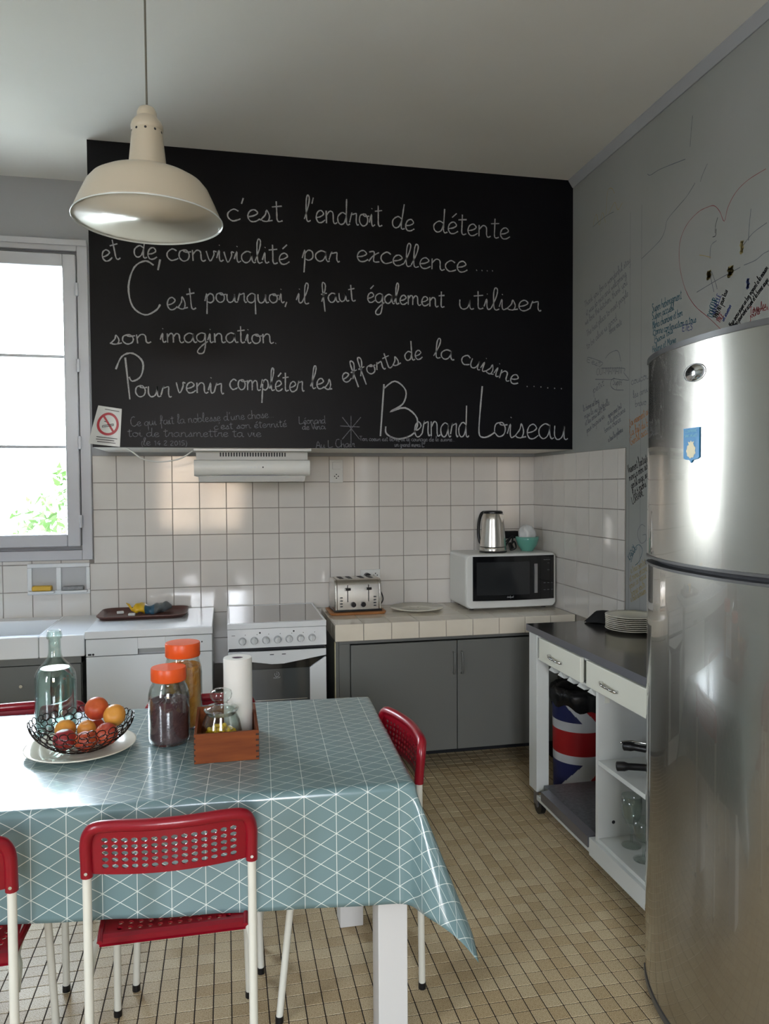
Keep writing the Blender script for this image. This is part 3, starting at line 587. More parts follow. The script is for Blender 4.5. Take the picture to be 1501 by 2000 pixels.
t = thing('base_cabinet', 'dark grey painted base cabinet with two doors under the tiled worktop', 'cabinet', (-.68, -.3, 0))
m = MB().box((-1.352, -.555, .122), (-1.334, -.02, .7415)).box((-.03, -.555, .122), (-.012, -.02, .7415)).box((-1.333, -.555, .122), (-.031, -.02, .14)).box((-1.333, -.04, .141), (-.031, -.021, .741)).box((-1.333, -.555, .722), (-.031, -.50, .7415)).box((-1.333, -.555, .141), (-1.275, -.53, .7215)).box((-.10, -.555, .141), (-.031, -.53, .7215))
obj('carcass', m, GREYCAB, t, bevel=.001)
obj('corner_strip', B((-1.3565, -.562, .14), (-1.3525, -.53, .735)), mat('raw_edge', 'c9bf9c', .6), t)
for x0, x1 in ((-1.273, -.693), (-.689, -.105)):
    d = obj('door', B((x0, -.572, .124), (x1, -.5555, .717)), GREYCAB, t, bevel=.002)
    hx = -.712 if x0 < -1 else -.667
    obj('handle', MB().tube(crom([(hx, -.5725, .655), (hx, -.592, .648), (hx, -.60, .597), (hx, -.592, .546), (hx, -.5725, .539)], 5), .0055, 8), GREYCAB, d, smooth=True)
m = MB(); m.box((-1.34, -.285, .0005), (-.03, -.265, .1215))
for x in (-1.3, -.08): m.box((x-.025, -.50, .0005), (x+.025, -.45, .1215))
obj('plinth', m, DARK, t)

# ============================================================ sink unit, dishwasher, cooker
t = thing('sink', 'white ceramic sink with drainboard under the window', 'sink', (-3.3, -.3, .74))
m = MB()
m.box((-2.79, -.60, .737), (-2.583, -.012, .843)); m.box((-3.85, -.60, .737), (-3.55, -.012, .843))
m.box((-3.549, -.60, .737), (-2.791, -.545, .843)); m.box((-3.549, -.12, .737), (-2.791, -.012, .843))
m.box((-3.549, -.544, .70), (-2.791, -.121, .715))
m.box((-3.549, -.545, .716), (-3.535, -.12, .84)); m.box((-2.805, -.545, .716), (-2.791, -.12, .84))
obj('basin', m, WHITE, t, bevel=.006)
obj('tap', MB().tube(crom([(-3.2, -.07, .844), (-3.2, -.07, 1.0), (-3.2, -.12, 1.08), (-3.2, -.22, 1.09), (-3.2, -.27, 1.04)], 6), .011, 10), CHROME, t, smooth=True)
t = thing('sink_cabinet', 'dark grey cabinet below the white sink at the left', 'cabinet', (-3.3, -.3, 0))
m = MB().box((-3.84, -.55, .1), (-3.82, -.02, .695)).box((-2.625, -.55, .1), (-2.605, -.02, .695)).box((-3.819, -.55, .1), (-2.626, -.02, .12)).box((-3.819, -.04, .121), (-2.626, -.021, .69)).box((-3.84, -.57, .70), (-2.605, -.551, .7365))
obj('carcass', m, GREYCAB, t)
for x0, x1, kx in ((-3.82, -3.215, -3.26), (-3.21, -2.607, -2.878)):
    d = obj('door', B((x0, -.57, .105), (x1, -.5515, .696)), GREYCAB, t, bevel=.002)
    obj('knob', MB().tube([(kx, -.5705, .602), (kx, -.583, .602)], .008, 10), CHROME, d, smooth='auto')
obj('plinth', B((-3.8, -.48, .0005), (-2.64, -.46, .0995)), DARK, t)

DZ = .862
t = thing('dishwasher', 'white freestanding dishwasher with a brown tray on top', 'dishwasher', (-2.28, -.3, 0))
obj('lid', B((-2.578, -.632, .824), (-1.977, -.02, DZ)), WHITE, t, bevel=.005)
m = MB().box((-2.574, -.58, .03), (-1.981, -.025, .8205)); obj('body', m, WHITE, t, bevel=.002)
m = MB().box((-2.574, -.618, .738), (-2.335, -.5805, .8195)).box((-2.205, -.618, .738), (-1.981, -.5805, .8195)).box((-2.3349, -.618, .765), (-2.2051, -.5805, .8195))
obj('control_panel', m, WHITE, t, bevel=.0015)
obj('grip_recess', B((-2.334, -.594, .739), (-2.206, -.582, .764)), mat('recess_grey', '9b9c9a', .5), t)
obj('door', B((-2.574, -.618, .115), (-1.981, -.5805, .7345)), WHITE, t, bevel=.003)
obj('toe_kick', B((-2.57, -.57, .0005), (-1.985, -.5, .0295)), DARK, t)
m = MB(); m.box((-2.565, -.6195, .742), (-2.549, -.6185, .751)); m.tube([(-2.541, -.6185, .7465), (-2.541, -.6195, .7465)], .0055, 10); obj('badge', m, INK, t)
m = MB(); m.box((-2.10, -.6192, .742), (-2.085, -.6185, .744)); 
for k in range(6): m.tube([(-2.12+k*.018, -.6185, .785), (-2.12+k*.018, -.6195, .785)], .004, 8)
obj('buttons', m, INK, t, kind='stuff')

# tray with its tablets and wrapper
def tray_mb(cx, cy, z, w, h, rim, r, th=.003):
    a = rrect(w, h, r); b = rrect(w-2*rim, h-2*rim, r*.8); hh = .018
    def L(P, zz, s=1): return [(cx+x*s, cy+y*s, z+zz) for x, y in P]
    rows = [L(b, 0), L(a, hh), L(a, hh+th), L([(x*.985, y*.985) for x, y in a], hh+th), L([(x*.99, y*.99) for x, y in b], th)]
    n = len(a); vs = [q for r_ in rows for q in r_]; fs = [tuple(range(n))[::-1]]
    for i in range(4): fs += [(i*n+k, i*n+(k+1) % n, (i+1)*n+(k+1) % n, (i+1)*n+k) for k in range(n)]
    fs.append(tuple(4*n+k for k in range(n))); return MB().add(vs, fs)
tr = obj('serving_tray', tray_mb(-2.345, -.205, DZ+.0008, .46, .32, .02, .06), TRAYM, smooth='auto'); tag(tr, 'brown rounded serving tray lying on the dishwasher', 'tray')
for x, y, a, lab in ((-2.475, -.15, .2, 'white dishwasher tablet at the left end of the brown tray'), (-2.405, -.235, -.1, 'white dishwasher tablet beside the yellow bag on the brown tray')):
    o = obj('detergent_tablet', B((-.018, -.012, 0), (.018, .012, .013)), WHITEP, bevel=.003); o.location = (x, y, DZ+.0045); o.rotation_euler = (0, 0, a); tag(o, lab, 'tablet')
t = thing('snack_bag', 'crumpled yellow and blue plastic bag lying on the brown tray', 'bag', (-2.31, -.15, DZ+.004), -.0)
m = MB(); NU, NV = 26, 14; vs = []
for i in range(NU+1):
    u = i/NU; wd = .004+.034*min(1, u*7)*min(1, (1-u)*4+.25)*(1+.15*math.sin(u*23)); 
    for k in range(NV):
        a = 2*PI*k/NV; rr = wd*(1+.18*math.sin(3*a+u*17)+random.uniform(-.1, .1))
        x = -.105+.21*u; y = -.03+.04*u+rr*1.25*math.cos(a); z = max(0, .022+rr*.72*math.sin(a)+.01*math.sin(u*9)); vs.append((x, y, z))
fs = []; mi = []
for i in range(NU):
    for k in range(NV):
        fs.append((i*NV+k, (i+1)*NV+k, (i+1)*NV+(k+1) % NV, i*NV+(k+1) % NV)); mi.append(0 if i < 9 else 1 if i < 15 else 2)
m.add(vs, fs); m.mi = mi
obj('bag', m, [YWRAP, BWRAP, GWRAP], t, smooth=True, local=True)
obj('loose_end', MB().add([(-.105, -.03, .02), (-.135, -.01, .06), (-.118, .005, .052), (-.10, -.02, .03), (-.085, .0, .045)], [(0, 1, 2, 3), (0, 3, 4)]), YWRAP, t, local=True)

# ---- cooker
KZ = .866; cx0, cx1, yf = -1.906, -1.408, -.615
t = thing('cooker', 'white freestanding electric cooker with a glass hob and seven knobs', 'cooker', (-1.657, -.3, 0))
m = MB(); frame_pts = ((cx0, cx1, yf-.008, -.02),)
x0, x1, y0, y1 = cx0, cx1, yf-.008, -.02
m.box((x0, y0, .838), (x1, y0+.028, KZ)); m.box((x0, y1-.012, .838), (x1, y1, KZ)); m.box((x0, y0+.028, .838), (x0+.012, y1-.012, KZ)); m.box((x1-.012, y0+.028, .838), (x1, y1-.012, KZ)); m.box((x0+.012, y0+.028, .838), (x1-.012, y1-.012, .86))
obj('hob_frame', m, WHITE, t, bevel=.002)
hb = obj('hob_glass', B((x0+.013, y0+.029, .8602), (x1-.013, y1-.013, .8640)), HOB, t)
m = MB(); m.box((cx0+.002, -.575, .02), (cx1-.002, -.03, .8375)); obj('body', m, WHITE, t)
# control panel, slightly sloped
obj('control_panel', MB().prism([(-.576, .836), (yf-.004, .836), (yf-.012, .742), (-.576, .742)], lambda y, z: (cx0+.001, y, z), lambda y, z: (cx1-.001, y, z)), WHITE, t)
obj('shadow_gap', B((cx0+.006, yf+.01, .726), (cx1-.006, -.5755, .7415)), INK, t)
KNOBSH = mat('knob_shade_ring', '9fa2a4', .4)  # darker base disc paints in the shadow the knobs lack
for k in range(7):
    x = -1.832+k*.0583; z = .778+.0005*k
    kb = obj('knob', MB().tube([(x, yf-.0105, z), (x, yf-.014, z)], .0195, 20, mi=1).tube([(x, yf-.014, z), (x, yf-.032, z)], [.0165, .014], 20), [KNOBW, KNOBSH], t, smooth='auto')
    obj('grip', B((x-.0035, yf-.040, z-.014), (x+.0035, yf-.0325, z+.014)), KNOBW, kb, bevel=.001)
m = MB()
for x, z, r in ((-1.745, .816, .0045), (-1.575, .818, .0045)): m.tube([(x, yf-.0052, z), (x, yf-.0075, z)], r, 10)
for k in range(7): m.tube([(-1.818+k*.0583, yf-.006, .808), (-1.818+k*.0583, yf-.0085, .808)], .002, 6)
m.box((-1.885, yf-.0078, .806), (-1.868, yf-.0058, .808))
obj('panel_marks', m, INK, t)
door = obj('oven_door', B((cx0+.002, yf+.002, .165), (cx1-.002, -.5755, .725)), BLACKG, t)
Y0, Y1 = yf+.0015, yf-.010
f0 = lambda x, z: (x, Y0, z); f1 = lambda x, z: (x, Y1, z)
xc = (cx0+cx1)/2
obj('door_band', MB().prism([(cx0+.002, .722), (cx1-.002, .722), (cx1-.002, .688), (xc+.03, .654), (xc-.03, .654), (cx0+.002, .688)], f0, f1), WHITE, door, bevel=.002)
m = MB().prism([(xc-.14, .7225), (xc+.14, .7225), (xc+.05, .700), (xc-.05, .700)], lambda x, z: (x, Y1-.0005, z), lambda x, z: (x, Y1-.006, z)); obj('handle_lip', m, WHITE, door)
m = MB(); m.box((xc-.04, Y1-.007, .703), (xc-.02, Y1-.0062, .707)); m.box((xc+.02, Y1-.007, .703), (xc+.04, Y1-.0062, .707)); obj('handle_slots', m, INK, door)
for s in (-1, 1):
    e_ = cx1-.002 if s > 0 else cx0+.002; i_ = e_-s*.085
    obj('door_side', MB().prism([(e_, .679), (i_, .624), (i_, .168), (e_, .168)], f0, f1), WHITE, door, bevel=.002)
obj('oven_window', B((cx0+.089, yf+.0012, .30), (cx1-.089, yf-.003, .628)), OVENG, door)
m = MB(); m.box((cx0+.10, yf-.0038, .468), (cx1-.10, yf-.0031, .4705)); obj('rack_line', m, CHROME, door)
m = MB(); f_ = lambda u, v: (u, yf-.0036, v)
for k in range(12):
    a = k*PI/6; b = a+PI/6
    if 1 < k < 5: continue
    ribbon(m, [(xc-.005+.011*math.cos(a), .600+.012*math.sin(a)), (xc-.005+.011*math.cos(b), .600+.012*math.sin(b))], .0022, f_)
ribbon(m, [(xc-.005, .594), (xc-.005, .606)], .0026, f_); ribbon(m, [(xc-.005, .610), (xc-.005, .6135)], .0026, f_)
write(m, 'INDESIT', xc-.023, .579, xc+.013, .579, .0036, .0012, f_)
obj('logo', m, CHALK, door)
obj('drawer_front', B((cx0+.002, yf+.002, .03), (cx1-.002, -.5755, .16)), WHITE, t, bevel=.003)

# ============================================================ on the worktop: board, toaster, plate, microwave, kettle, bowl
bz = CZ+.0012
brd = obj('chopping_board', MB().prism(rrect(.325, .235, .03), lambda x, y: (-1.185+x*.96, -.205+y*.96, bz), lambda x, y: (-1.185+x, -.205+y, bz+.014)), BOARDW, smooth='auto', bevel=.002); tag(brd, 'rounded wooden board under the steel toaster', 'board')
t = thing('toaster', 'brushed steel four-slot toaster standing on a wooden board', 'toaster', (-1.185, -.20, bz+.0145), .03)
prof = [(-.075, .012), (-.088, .012), (-.088, .150), (-.078, .172), (-.058, .182), (.075, .182), (.088, .170), (.092, .15), (.092, .012)]
obj('body', MB().prism(prof, lambda y, z: (-.118, y, z), lambda y, z: (.118, y, z)), STEEL, t, smooth='auto', local=True)
for s in (-1, 1):
    pr = [(y*1.04, .182+(z-.182)*1.02) for y, z in prof]
    obj('end_panel', MB().prism(pr, lambda y, z: (s*.1185, y, z), lambda y, z: (s*.134, y, z)), STEEL, t, smooth='auto', local=True, bevel=.004)
obj('base', B((-.137, -.094, 0), (.137, .097, .0115)), BLACKP, t, local=True, bevel=.003)
m = MB()
for x in (-.085, -.035, .035, .085): m.box((x-.012, -.045, .1815), (x+.012, .062, .1832))
obj('slots', m, INK, t, local=True)
m = MB()
for x in (-.06, .06): m.box((x-.0022, -.0895, .055), (x+.0022, -.0882, .15))
obj('lever_slots', m, INK, t, local=True)
for x in (-.06, .06): obj('lever', B((x-.015, -.108, .122), (x+.015, -.0896, .136)), BLACKP, t, local=True, bevel=.003)
for x in (-.028, .028): obj('dial', MB().tube([(x, -.0885, .04), (x, -.104, .04)], [.0155, .0135], 18), BLACKP, t, local=True, smooth='auto')
m = MB()
for x in (-.096, .096):
    for z in (.028, .044, .06, .078): m.box((x-.007, -.0900, z), (x+.007, -.0884, z+.006))
obj('buttons', m, mat('button_dark', '30343c', .3), t, local=True)
obj('cord', MB().tube(crom([(.137, .04, .10), (.155, .02, .095), (.165, .0, .05), (.15, .02, .012)], 5), .004, 6), BLACKP, t, local=True, smooth=True)
pl = obj('round_platter', MB().lathe([(.001, 0), (.085, 0), (.15, .010), (.158, .013), (.157, .016), (.085, .004), (.001, .004)], (-.82, -.20, bz), 56), CERAM, smooth=True); tag(pl, 'flat cream platter with a floral centre lying on the tiled worktop', 'platter')
m = MB()
for k in range(7):
    a = k*.9; ribbon(m, crom([(-.82+.02*math.cos(a), -.20+.02*math.sin(a), 0), (-.82+.055*math.cos(a+.3), -.20+.05*math.sin(a+.3), 0), (-.82+.075*math.cos(a+.1), -.20+.07*math.sin(a+.1), 0)], 4), .008, lambda u, v: (u, v, bz+.0046))
obj('floral_print', m, mat('print_green', '7c8468', .6), None); o = bpy.data.objects['floral_print']; o.parent = pl

MWZ = .848
t = thing('microwave', 'white microwave oven with a black door, kettle on top', 'microwave', (-.293, -.2, CZ))
x0, x1, y0, y1, z0, z1 = -.568, -.022, -.36, -.04, MWZ, 1.158
P = rrect(x1-x0, z1-z0, .022, 5); cxm, czm = (x0+x1)/2, (z0+z1)/2
obj('casing', MB().prism(P, lambda x, z: (cxm+x, y0+.03, czm+z), lambda x, z: (cxm+x, y1, czm+z)), WHITEP, t, smooth='auto')
def bow(x): return -.022*(1-((x-cxm)/(.5*(x1-x0)))**2)
m = MB(); Pf = rrect(x1-x0+.006, z1-z0+.004, .03, 6)
rows = [[(cxm+x, y0+.0295, czm+z) for x, z in Pf], [(cxm+x, y0+.008+bow(cxm+x)*.7, czm+z) for x, z in Pf], [(cxm+x*.975, y0+bow(cxm+x*.975), czm+z*.97) for x, z in Pf]]
n = len(Pf); m.add([q for r_ in rows for q in r_], [tuple(range(n))[::-1]]+[(i*n+k, i*n+(k+1) % n, (i+1)*n+(k+1) % n, (i+1)*n+k) for i in range(2) for k in range(n)]+[tuple(2*n+k for k in range(n))])
obj('front_frame', m, WHITEP, t, smooth='auto')
def bowed(xa, xb, za, zb, off, th, nx=14):
    m = MB(); vs = []
    for k in range(nx+1):
        x = xa+(xb-xa)*k/nx; yy = y0+bow(x)-off
        vs += [(x, yy, za), (x, yy, zb), (x, yy-th, za), (x, yy-th, zb)]
    fs = []
    for k in range(nx):
        a, b = 4*k, 4*k+4; fs += [(a+2, b+2, b+3, a+3), (a+1, a+3, b+3, b+1), (a, b, b+2, a+2), (a, a+1, b+1, b)]
    fs += [(0, 2, 3, 1), (4*nx, 4*nx+1, 4*nx+3, 4*nx+2)]; return m.add(vs, fs)
d = obj('door', bowed(x0+.035, -.125, .893, 1.147, .0005, .008), BLACKG, t, smooth='auto')
obj('door_window', bowed(x0+.055, -.195, .925, 1.115, .0087, .0008), mat('mw_window', '26282a', .12, coat=.6), d, smooth='auto')
obj('handle', bowed(-.168, -.150, .932, 1.10, .0105, .010, 2), mat('handle_silver', '9c9c9e', .35, .6), d, smooth='auto')
m = MB(); fm_ = lambda u, v: (u, y0+bow(u)-.0096, v)
write(m, 'Whirlpool', -.335, .909, -.295, .909, .0045, .0012, fm_)
obj('logo', m, CHALK, d)
obj('control_panel', bowed(-.124, x1-.016, .893, 1.147, .0005, .008, 6), BLACKG, t, smooth='auto')
m = MB()
for x, z in ((-.10, .985), (-.075, .985), (-.052, .985), (-.10, .945), (-.075, .945), (-.05, .945), (-.075, 1.06), (-.075, 1.1), (-.1, 1.12), (-.085, 1.12), (-.07, 1.12)): m.box((x-.006, y0+bow(x)-.0098, z), (x+.006, y0+bow(x)-.0087, z+.002))
obj('panel_marks', m, PENC[7], t)
m = MB()
for x in (x0+.05, x1-.05):
    for y in (y0+.06, y1-.05): m.tube([(x, y, CZ+.0012), (x, y, MWZ+.001)], .014, 10)
obj('feet', m, BLACKP, t)
MT = 1.1585
t = thing('kettle', 'brushed steel electric kettle on top of the microwave', 'kettle', (-.362, -.235, MT))
c = (-.362, -.235, MT)
obj('base', MB().lathe([(.080, 0), (.082, .004), (.080, .008), (.079, .010)], c, 40), BLACKP, t, smooth='auto')
obj('lower_band', MB().lathe([(.0785, .0102), (.079, .013), (.078, .030), (.076, .032)], c, 40), STEEL, t, smooth='auto')
obj('seam', MB().lathe([(.0765, .0322), (.0765, .0355)], c, 40), BLACKP, t, smooth='auto')
obj('body', MB().lathe([(.0775, .0357), (.0765, .05), (.070, .12), (.062, .19), (.058, .228), (.056, .230)], c, 48), STEEL, t, smooth='auto')
obj('lid', MB().lathe([(.0575, .2302), (.057, .240), (.05, .245), (.001, .247)], c, 40), BLACKP, t, smooth='auto')
sp = MB(); a0 = -.95
def ks(a, r, z): return (c[0]+r*math.cos(a), c[1]+r*math.sin(a), c[2]+z)
sp.add([ks(a0-.32, .0585, .226), ks(a0+.32, .0585, .226), ks(a0, .082, .224), ks(a0, .0635, .175)], [(0, 2, 1), (0, 3, 2), (1, 2, 3)]); obj('spout', sp, STEEL, t)
obj('spout_opening', MB().add([ks(a0-.22, .0600, .2265), ks(a0+.22, .0600, .2265), ks(a0, .077, .2255)], [(0, 2, 1)]), INK, t)
ah = a0+PI
hp = [ks(ah, .060, .236), ks(ah, .082, .226), ks(ah, .10, .18), ks(ah, .105, .11), ks(ah, .095, .06), ks(ah, .0785, .045)]
obj('handle', MB().tube(crom(hp, 5), .009, 10), BLACKP, t, smooth=True)
t = bpy.data.objects['kettle']
m = MB(); m.tube(crom([(-.283, -.20, MT+.005), (-.255, -.19, MT+.05), (-.215, -.17, MT+.085), (-.215, -.16, MT+.03), (-.235, -.19, MT+.008), (-.205, -.2, MT+.02), (-.2, -.16, MT+.055), (-.225, -.15, MT+.02)], 6), .0055, 8)
obj('cord', m, BLACKP, t, smooth=True)
obj('plug', MB().tube([(-.222, -.185, MT+.013), (-.222, -.15, MT+.04)], .013, 12), BLACKP, t, smooth='auto')
c = (-.132, -.2, MT+.0005)
bw = obj('teal_bowl', MB().lathe([(.001, .004), (.030, .004), (.031, 0), (.036, 0), (.037, .006), (.058, .035), (.068, .066), (.071, .085), (.068, .085), (.063, .062), (.052, .036), (.03, .012), (.001, .010)], c, 44), TEAL, smooth=True); tag(bw, 'teal ceramic bowl on the microwave holding a white bag', 'bowl')
m = MB(); vs = []; nn, mm = 26, 14
for i in range(mm+1):
    th = PI*i/mm
    for k in range(nn):
        a = 2*PI*k/nn; r = .048*(1+.16*math.sin(5*a+2*math.sin(3*th))*math.sin(th)+random.uniform(-.05, .05))
        vs.append((c[0]+r*math.sin(th)*math.cos(a), c[1]+r*math.sin(th)*math.sin(a), c[2]+.095+r*1.25*math.cos(th)))
m.add(vs, [(i*nn+k, (i+1)*nn+k, (i+1)*nn+(k+1) % nn, i*nn+(k+1) % nn) for i in range(mm) for k in range(nn)])
tag(obj('plastic_bag', m, BAGP, smooth=True), 'crumpled white plastic bag stuffed in the teal bowl', 'bag')

# ============================================================ fridge
t = thing('fridge', 'tall stainless steel fridge-freezer with curved doors at the right', 'fridge', (-.35, -2.69, 0))
FY0, FY1 = -3.06, -2.325
def fprof(off=0, n=28, back=-.585):
    pts = []
    for k in range(n+1):
        u = -1+2*k/n; y = (FY0+FY1)/2+u*(FY1-FY0)/2
        x = -.628-.095*(1-abs(u)**2.3); 
        if abs(u) > .965: x += .018*((abs(u)-.965)/.035)**2
        pts.append((x-off, y))
    pts += [(back, FY1), (back, FY0)]; return pts
def fdoor(z0, z1, name, **k):
    return obj(name, MB().prism(fprof(), lambda x, y: (x, y, z0), lambda x, y: (x, y, z1)), FRIDGE, t, smooth='auto', **k)
obj('cabinet', B((-.58, FY0+.003, .03), (-.03, FY1-.003, 1.915)), mat('fridge_side', '8e8e8c', .4, .3), t, bevel=.004)
lo = fdoor(.055, 1.312, 'lower_door'); upd = fdoor(1.342, 1.915, 'upper_door')
dk = mat('fridge_trim', '5a5a5a', .35, .4)
for z0, z1 in ((1.915, 1.930), (1.334, 1.3418), (1.3122, 1.320), (.035, .0548)):
    obj('trim_band', MB().prism(fprof(.003), lambda x, y: (x, y, z0+.0002), lambda x, y: (x, y, z1-.0002)), dk, t, smooth='auto')
obj('grip_recess', MB().prism(fprof(-.03), lambda x, y: (x, y, 1.3202), lambda x, y: (x, y, 1.3338)), INK, t)
m = MB()
for x in (-.55, -.1):
    for y in (FY0+.06, FY1-.06): m.tube([(x, y, .0005), (x, y, .0295)], .02, 10)
obj('feet', m, BLACKP, t)
def fx_(y, off): # door surface
    u = (y-(FY0+FY1)/2)/((FY1-FY0)/2); return -.628-.095*(1-abs(u)**2.3)-off
em = MB(); vs = [(fx_(-2.70, .008), -2.70, 1.838)]
for r_, o_ in ((.75, .007), (1, .001)):
    for k in range(28):
        a = 2*PI*k/28; y = -2.70+.039*r_*math.cos(a); z = 1.838+.021*r_*math.sin(a); vs.append((fx_(y, o_), y, z))
em.add(vs, [(0, 1+k, 1+(k+1) % 28) for k in range(28)]+[(1+k, 29+k, 29+(k+1) % 28, 1+(k+1) % 28) for k in range(28)]); obj('emblem', em, CHROME, upd, smooth=True)
m = MB(); rg = []
for k in range(29):
    a = 2*PI*k/28
    for r_ in (1.0, 1.10): y = -2.70+.039*r_*math.cos(a); rg.append((fx_(y, .0035), y, 1.838+.021*r_*math.sin(a)))
m.add(rg, [(2*k, 2*k+1, 2*k+3, 2*k+2) for k in range(28)]); obj('emblem_ring', m, dk, upd)
# pilgrim shell magnet
mt = thing('shield_magnet', 'small blue shield-shaped magnet with a pale scallop shell on the fridge', 'magnet', (-.71, -2.69, 1.65))
ym = -2.692; sh = [(-.033, .045), (.033, .045), (.033, -.032), (.024, -.036), (.006, -.038), (0, -.045), (-.006, -.038), (-.024, -.036), (-.033, -.032)]
obj('shield', MB().prism(sh, lambda y, z: (fx_(ym-y, .0006), ym-y, 1.652+z), lambda y, z: (fx_(ym-y, .0032), ym-y, 1.652+z)), PLASTB, mt)
ff = lambda u, v: (fx_(u, .0037), u, v)
m = MB(); n = 40; vs = [ff(ym, 1.638)]
for k in range(n):
    a = 2*PI*k/n; r = .019*(1+.07*math.cos(9*a)); vs.append(ff(ym+r*math.cos(a), 1.638+r*math.sin(a)))
m.add(vs, [(0, 1+(k+1) % n, 1+k) for k in range(n)])
m.add([ff(ym+y, 1.638+z) for y, z in ((-.009, .016), (.009, .016), (.013, .024), (.004, .022), (0, .027), (-.004, .022), (-.013, .024))], [tuple(range(7))])
obj('shell', m, mat('shell_cream', 'd8d0b0', .5), mt)
m = MB(); write.flip = True
def wr_f(u, v): return (fx_(u, .0037), u, v)
write(m, 'CONFRERIE', ym+.025, 1.686, ym-.025, 1.686, .0035, .001, wr_f); write(m, 'SAINT JACQUES', ym+.027, 1.674, ym-.027, 1.674, .0035, .001, wr_f)
obj('lettering', m, mat('print_pale', '7fc0d0', .5), mt)

# ============================================================ kitchen trolley
t = thing('kitchen_trolley', 'white kitchen trolley on castors with a steel top and two drawers', 'trolley', (-.28, -1.65, 0))
X0, X1, Y0_, Y1_ = -.50, -.03, -2.27, -1.10
TZ = .893
top = obj('steel_top', B((X0-.012, Y0_, .862), (X1+.02, Y1_+.008, TZ)), [WORKST, EDGE], t)
top.data.polygons.foreach_set('material_index', [1, 0, 1, 1, 1, 1]); top.modifiers.clear()
for y in (Y1_, Y0_+.09):
    for x in (X0, X1-.062):
        lg = obj('post', B((x, y-.09, .115), (x+.062, y, .8615)), WHITEC, t, bevel=.003)
        m = MB(); cx, cy = x+.03, y-.05
        m.box((cx-.02, cy-.025, .105), (cx+.02, cy+.025, .1145)); m.box((cx-.019, cy-.03, .045), (cx-.0165, cy+.02, .105)); m.box((cx+.0165, cy-.03, .045), (cx+.019, cy+.02, .105))
        ca = obj('castor', m, EDGE, t)
        obj('wheel', MB().tube([(cx-.012, cy-.01, .0425), (cx+.012, cy-.01, .0425)], .042, 28), BLACKP, ca, smooth='auto')
        m = MB().tube([(cx-.0155, cy-.01, .0425), (cx+.0155, cy-.01, .0425)], .012, 12); obj('hub', m, EDGE, ca, smooth='auto')
# frame rails
m = MB(); m.box((X0+.005, Y0_+.091, .845), (X0+.03, Y1_-.091, .8615)); m.box((X0+.005, Y0_+.091, .742), (X0+.03, Y1_-.091, .752)); m.box((X0+.063, Y1_-.03, .78), (X1-.063, Y1_-.005, .8615))
obj('rails', m, WHITEC, t)
for y0, y1 in ((-1.655, -1.245), (-2.15, -1.703)):
    d = obj('drawer', B((X0-.014, y0, .752), (X0+.004, y1, .8555)), WHITEC2, t, bevel=.004)
    b = MB(); b.box((X0+.0045, y0+.02, .755), (X1-.05, y1-.02, .842)); obj('drawer_box', b, WHITEC, t)
    yc = -1.43 if y0 > -1.7 else -1.895; hx = X0-.014
    obj('handle', MB().tube(crom([(hx, yc+.055, .799), (hx-.014, yc+.05, .803), (hx-.022, yc+.025, .800), (hx-.016, yc, .795), (hx-.022, yc-.03, .798), (hx-.016, yc-.05, .795), (hx, yc-.056, .793)], 5), [.0065]*6+[.005]*20+[.0065]*5, 10), CHROME, d, smooth=True)
for k in range(5):
    y = -1.345-.092*k
    obj('stemware_rail', MB().prism([(y-.032, .722), (y+.032, .722), (y+.006, .7415), (y-.006, .7415)][::-1], lambda a, z: (X0+.004, a, z), lambda a, z: (X1-.07, a, z)), WHITEC, t)
obj('divider', B((X0+.004, -1.772, .150), (X1-.01, -1.752, .7415)), WHITEC, t)
m = MB(); m.box((X0+.03, -1.775, .70), (X0+.05, -1.7725, .735)); obj('bracket', m, WHITEC2, t)
m = MB(); m.tube([(X0+.07, -1.7725, .225), (X0+.07, -1.7735, .225)], .007, 12); obj('plug_hole', m, INK, t)
obj('lower_shelf', B((X0+.03, -1.7515, .118), (X1-.01, -1.205, .150)), GRANITE, t)
obj('shelf_edge', MB().prism([(X0-.01, .104), (X0-.01, .148), (X0+.029, .153), (X0+.029, .118)], lambda x, z: (x, -1.715, z), lambda x, z: (x, -1.262, z)), EDGE, t)
obj('shelf_rail', B((X0-.002, -1.76, .083), (X0+.028, -1.195, .1035)), WHITEC, t)
obj('middle_shelf', B((X0+.004, -2.25, .458), (X1-.01, -1.7725, .476)), WHITEC, t, bevel=.001)
obj('bottom_shelf', B((X0+.006, -2.25, .150), (X1-.01, -1.7725, .166)), WHITEC, t, bevel=.001)
obj('bottom_rail', B((X0-.008, -2.18, .078), (X0+.02, -1.7205, .1495)), WHITEC, t, bevel=.002)

# bin on the floor behind the trolley
bc = (-.145, -.905, .001)
t = thing('waste_bin', 'union flag waste bin lined with a black bag behind the trolley', 'bin', bc)
m = MB(); NA, NZ = 220, 110; HB = .46; rb = lambda z: .128+.006*z/HB
vs = [(rb(HB*j/NZ)*math.cos(2*PI*k/NA), rb(HB*j/NZ)*math.sin(2*PI*k/NA), HB*j/NZ) for j in range(NZ+1) for k in range(NA)]
fs = []; mi = []
ac = -1.15
for j in range(NZ):
    for k in range(NA):
        fs.append((j*NA+k, j*NA+(k+1) % NA, (j+1)*NA+(k+1) % NA, (j+1)*NA+k))
        a = (2*PI*(k+.5)/NA+PI) % (2*PI)-PI                 # angle round the bin, flag centre at -1.0
        if a > -1.0: a = -2.0-a
        dz = HB*(j+.5)/NZ-.258; c_ = 0
        e_ = abs(dz)-(.105+.13*(-1.88-a)); off = .075 if dz > 0 else .12
        if e_ > 0: c_ = 2
        if e_ > off and e_ < off+.055: c_ = 1
        if abs(dz) < .105: c_ = 2
        if abs(dz) < .060 or a > -1.1: c_ = 1
        if j < 2: c_ = 2
        mi.append(c_)
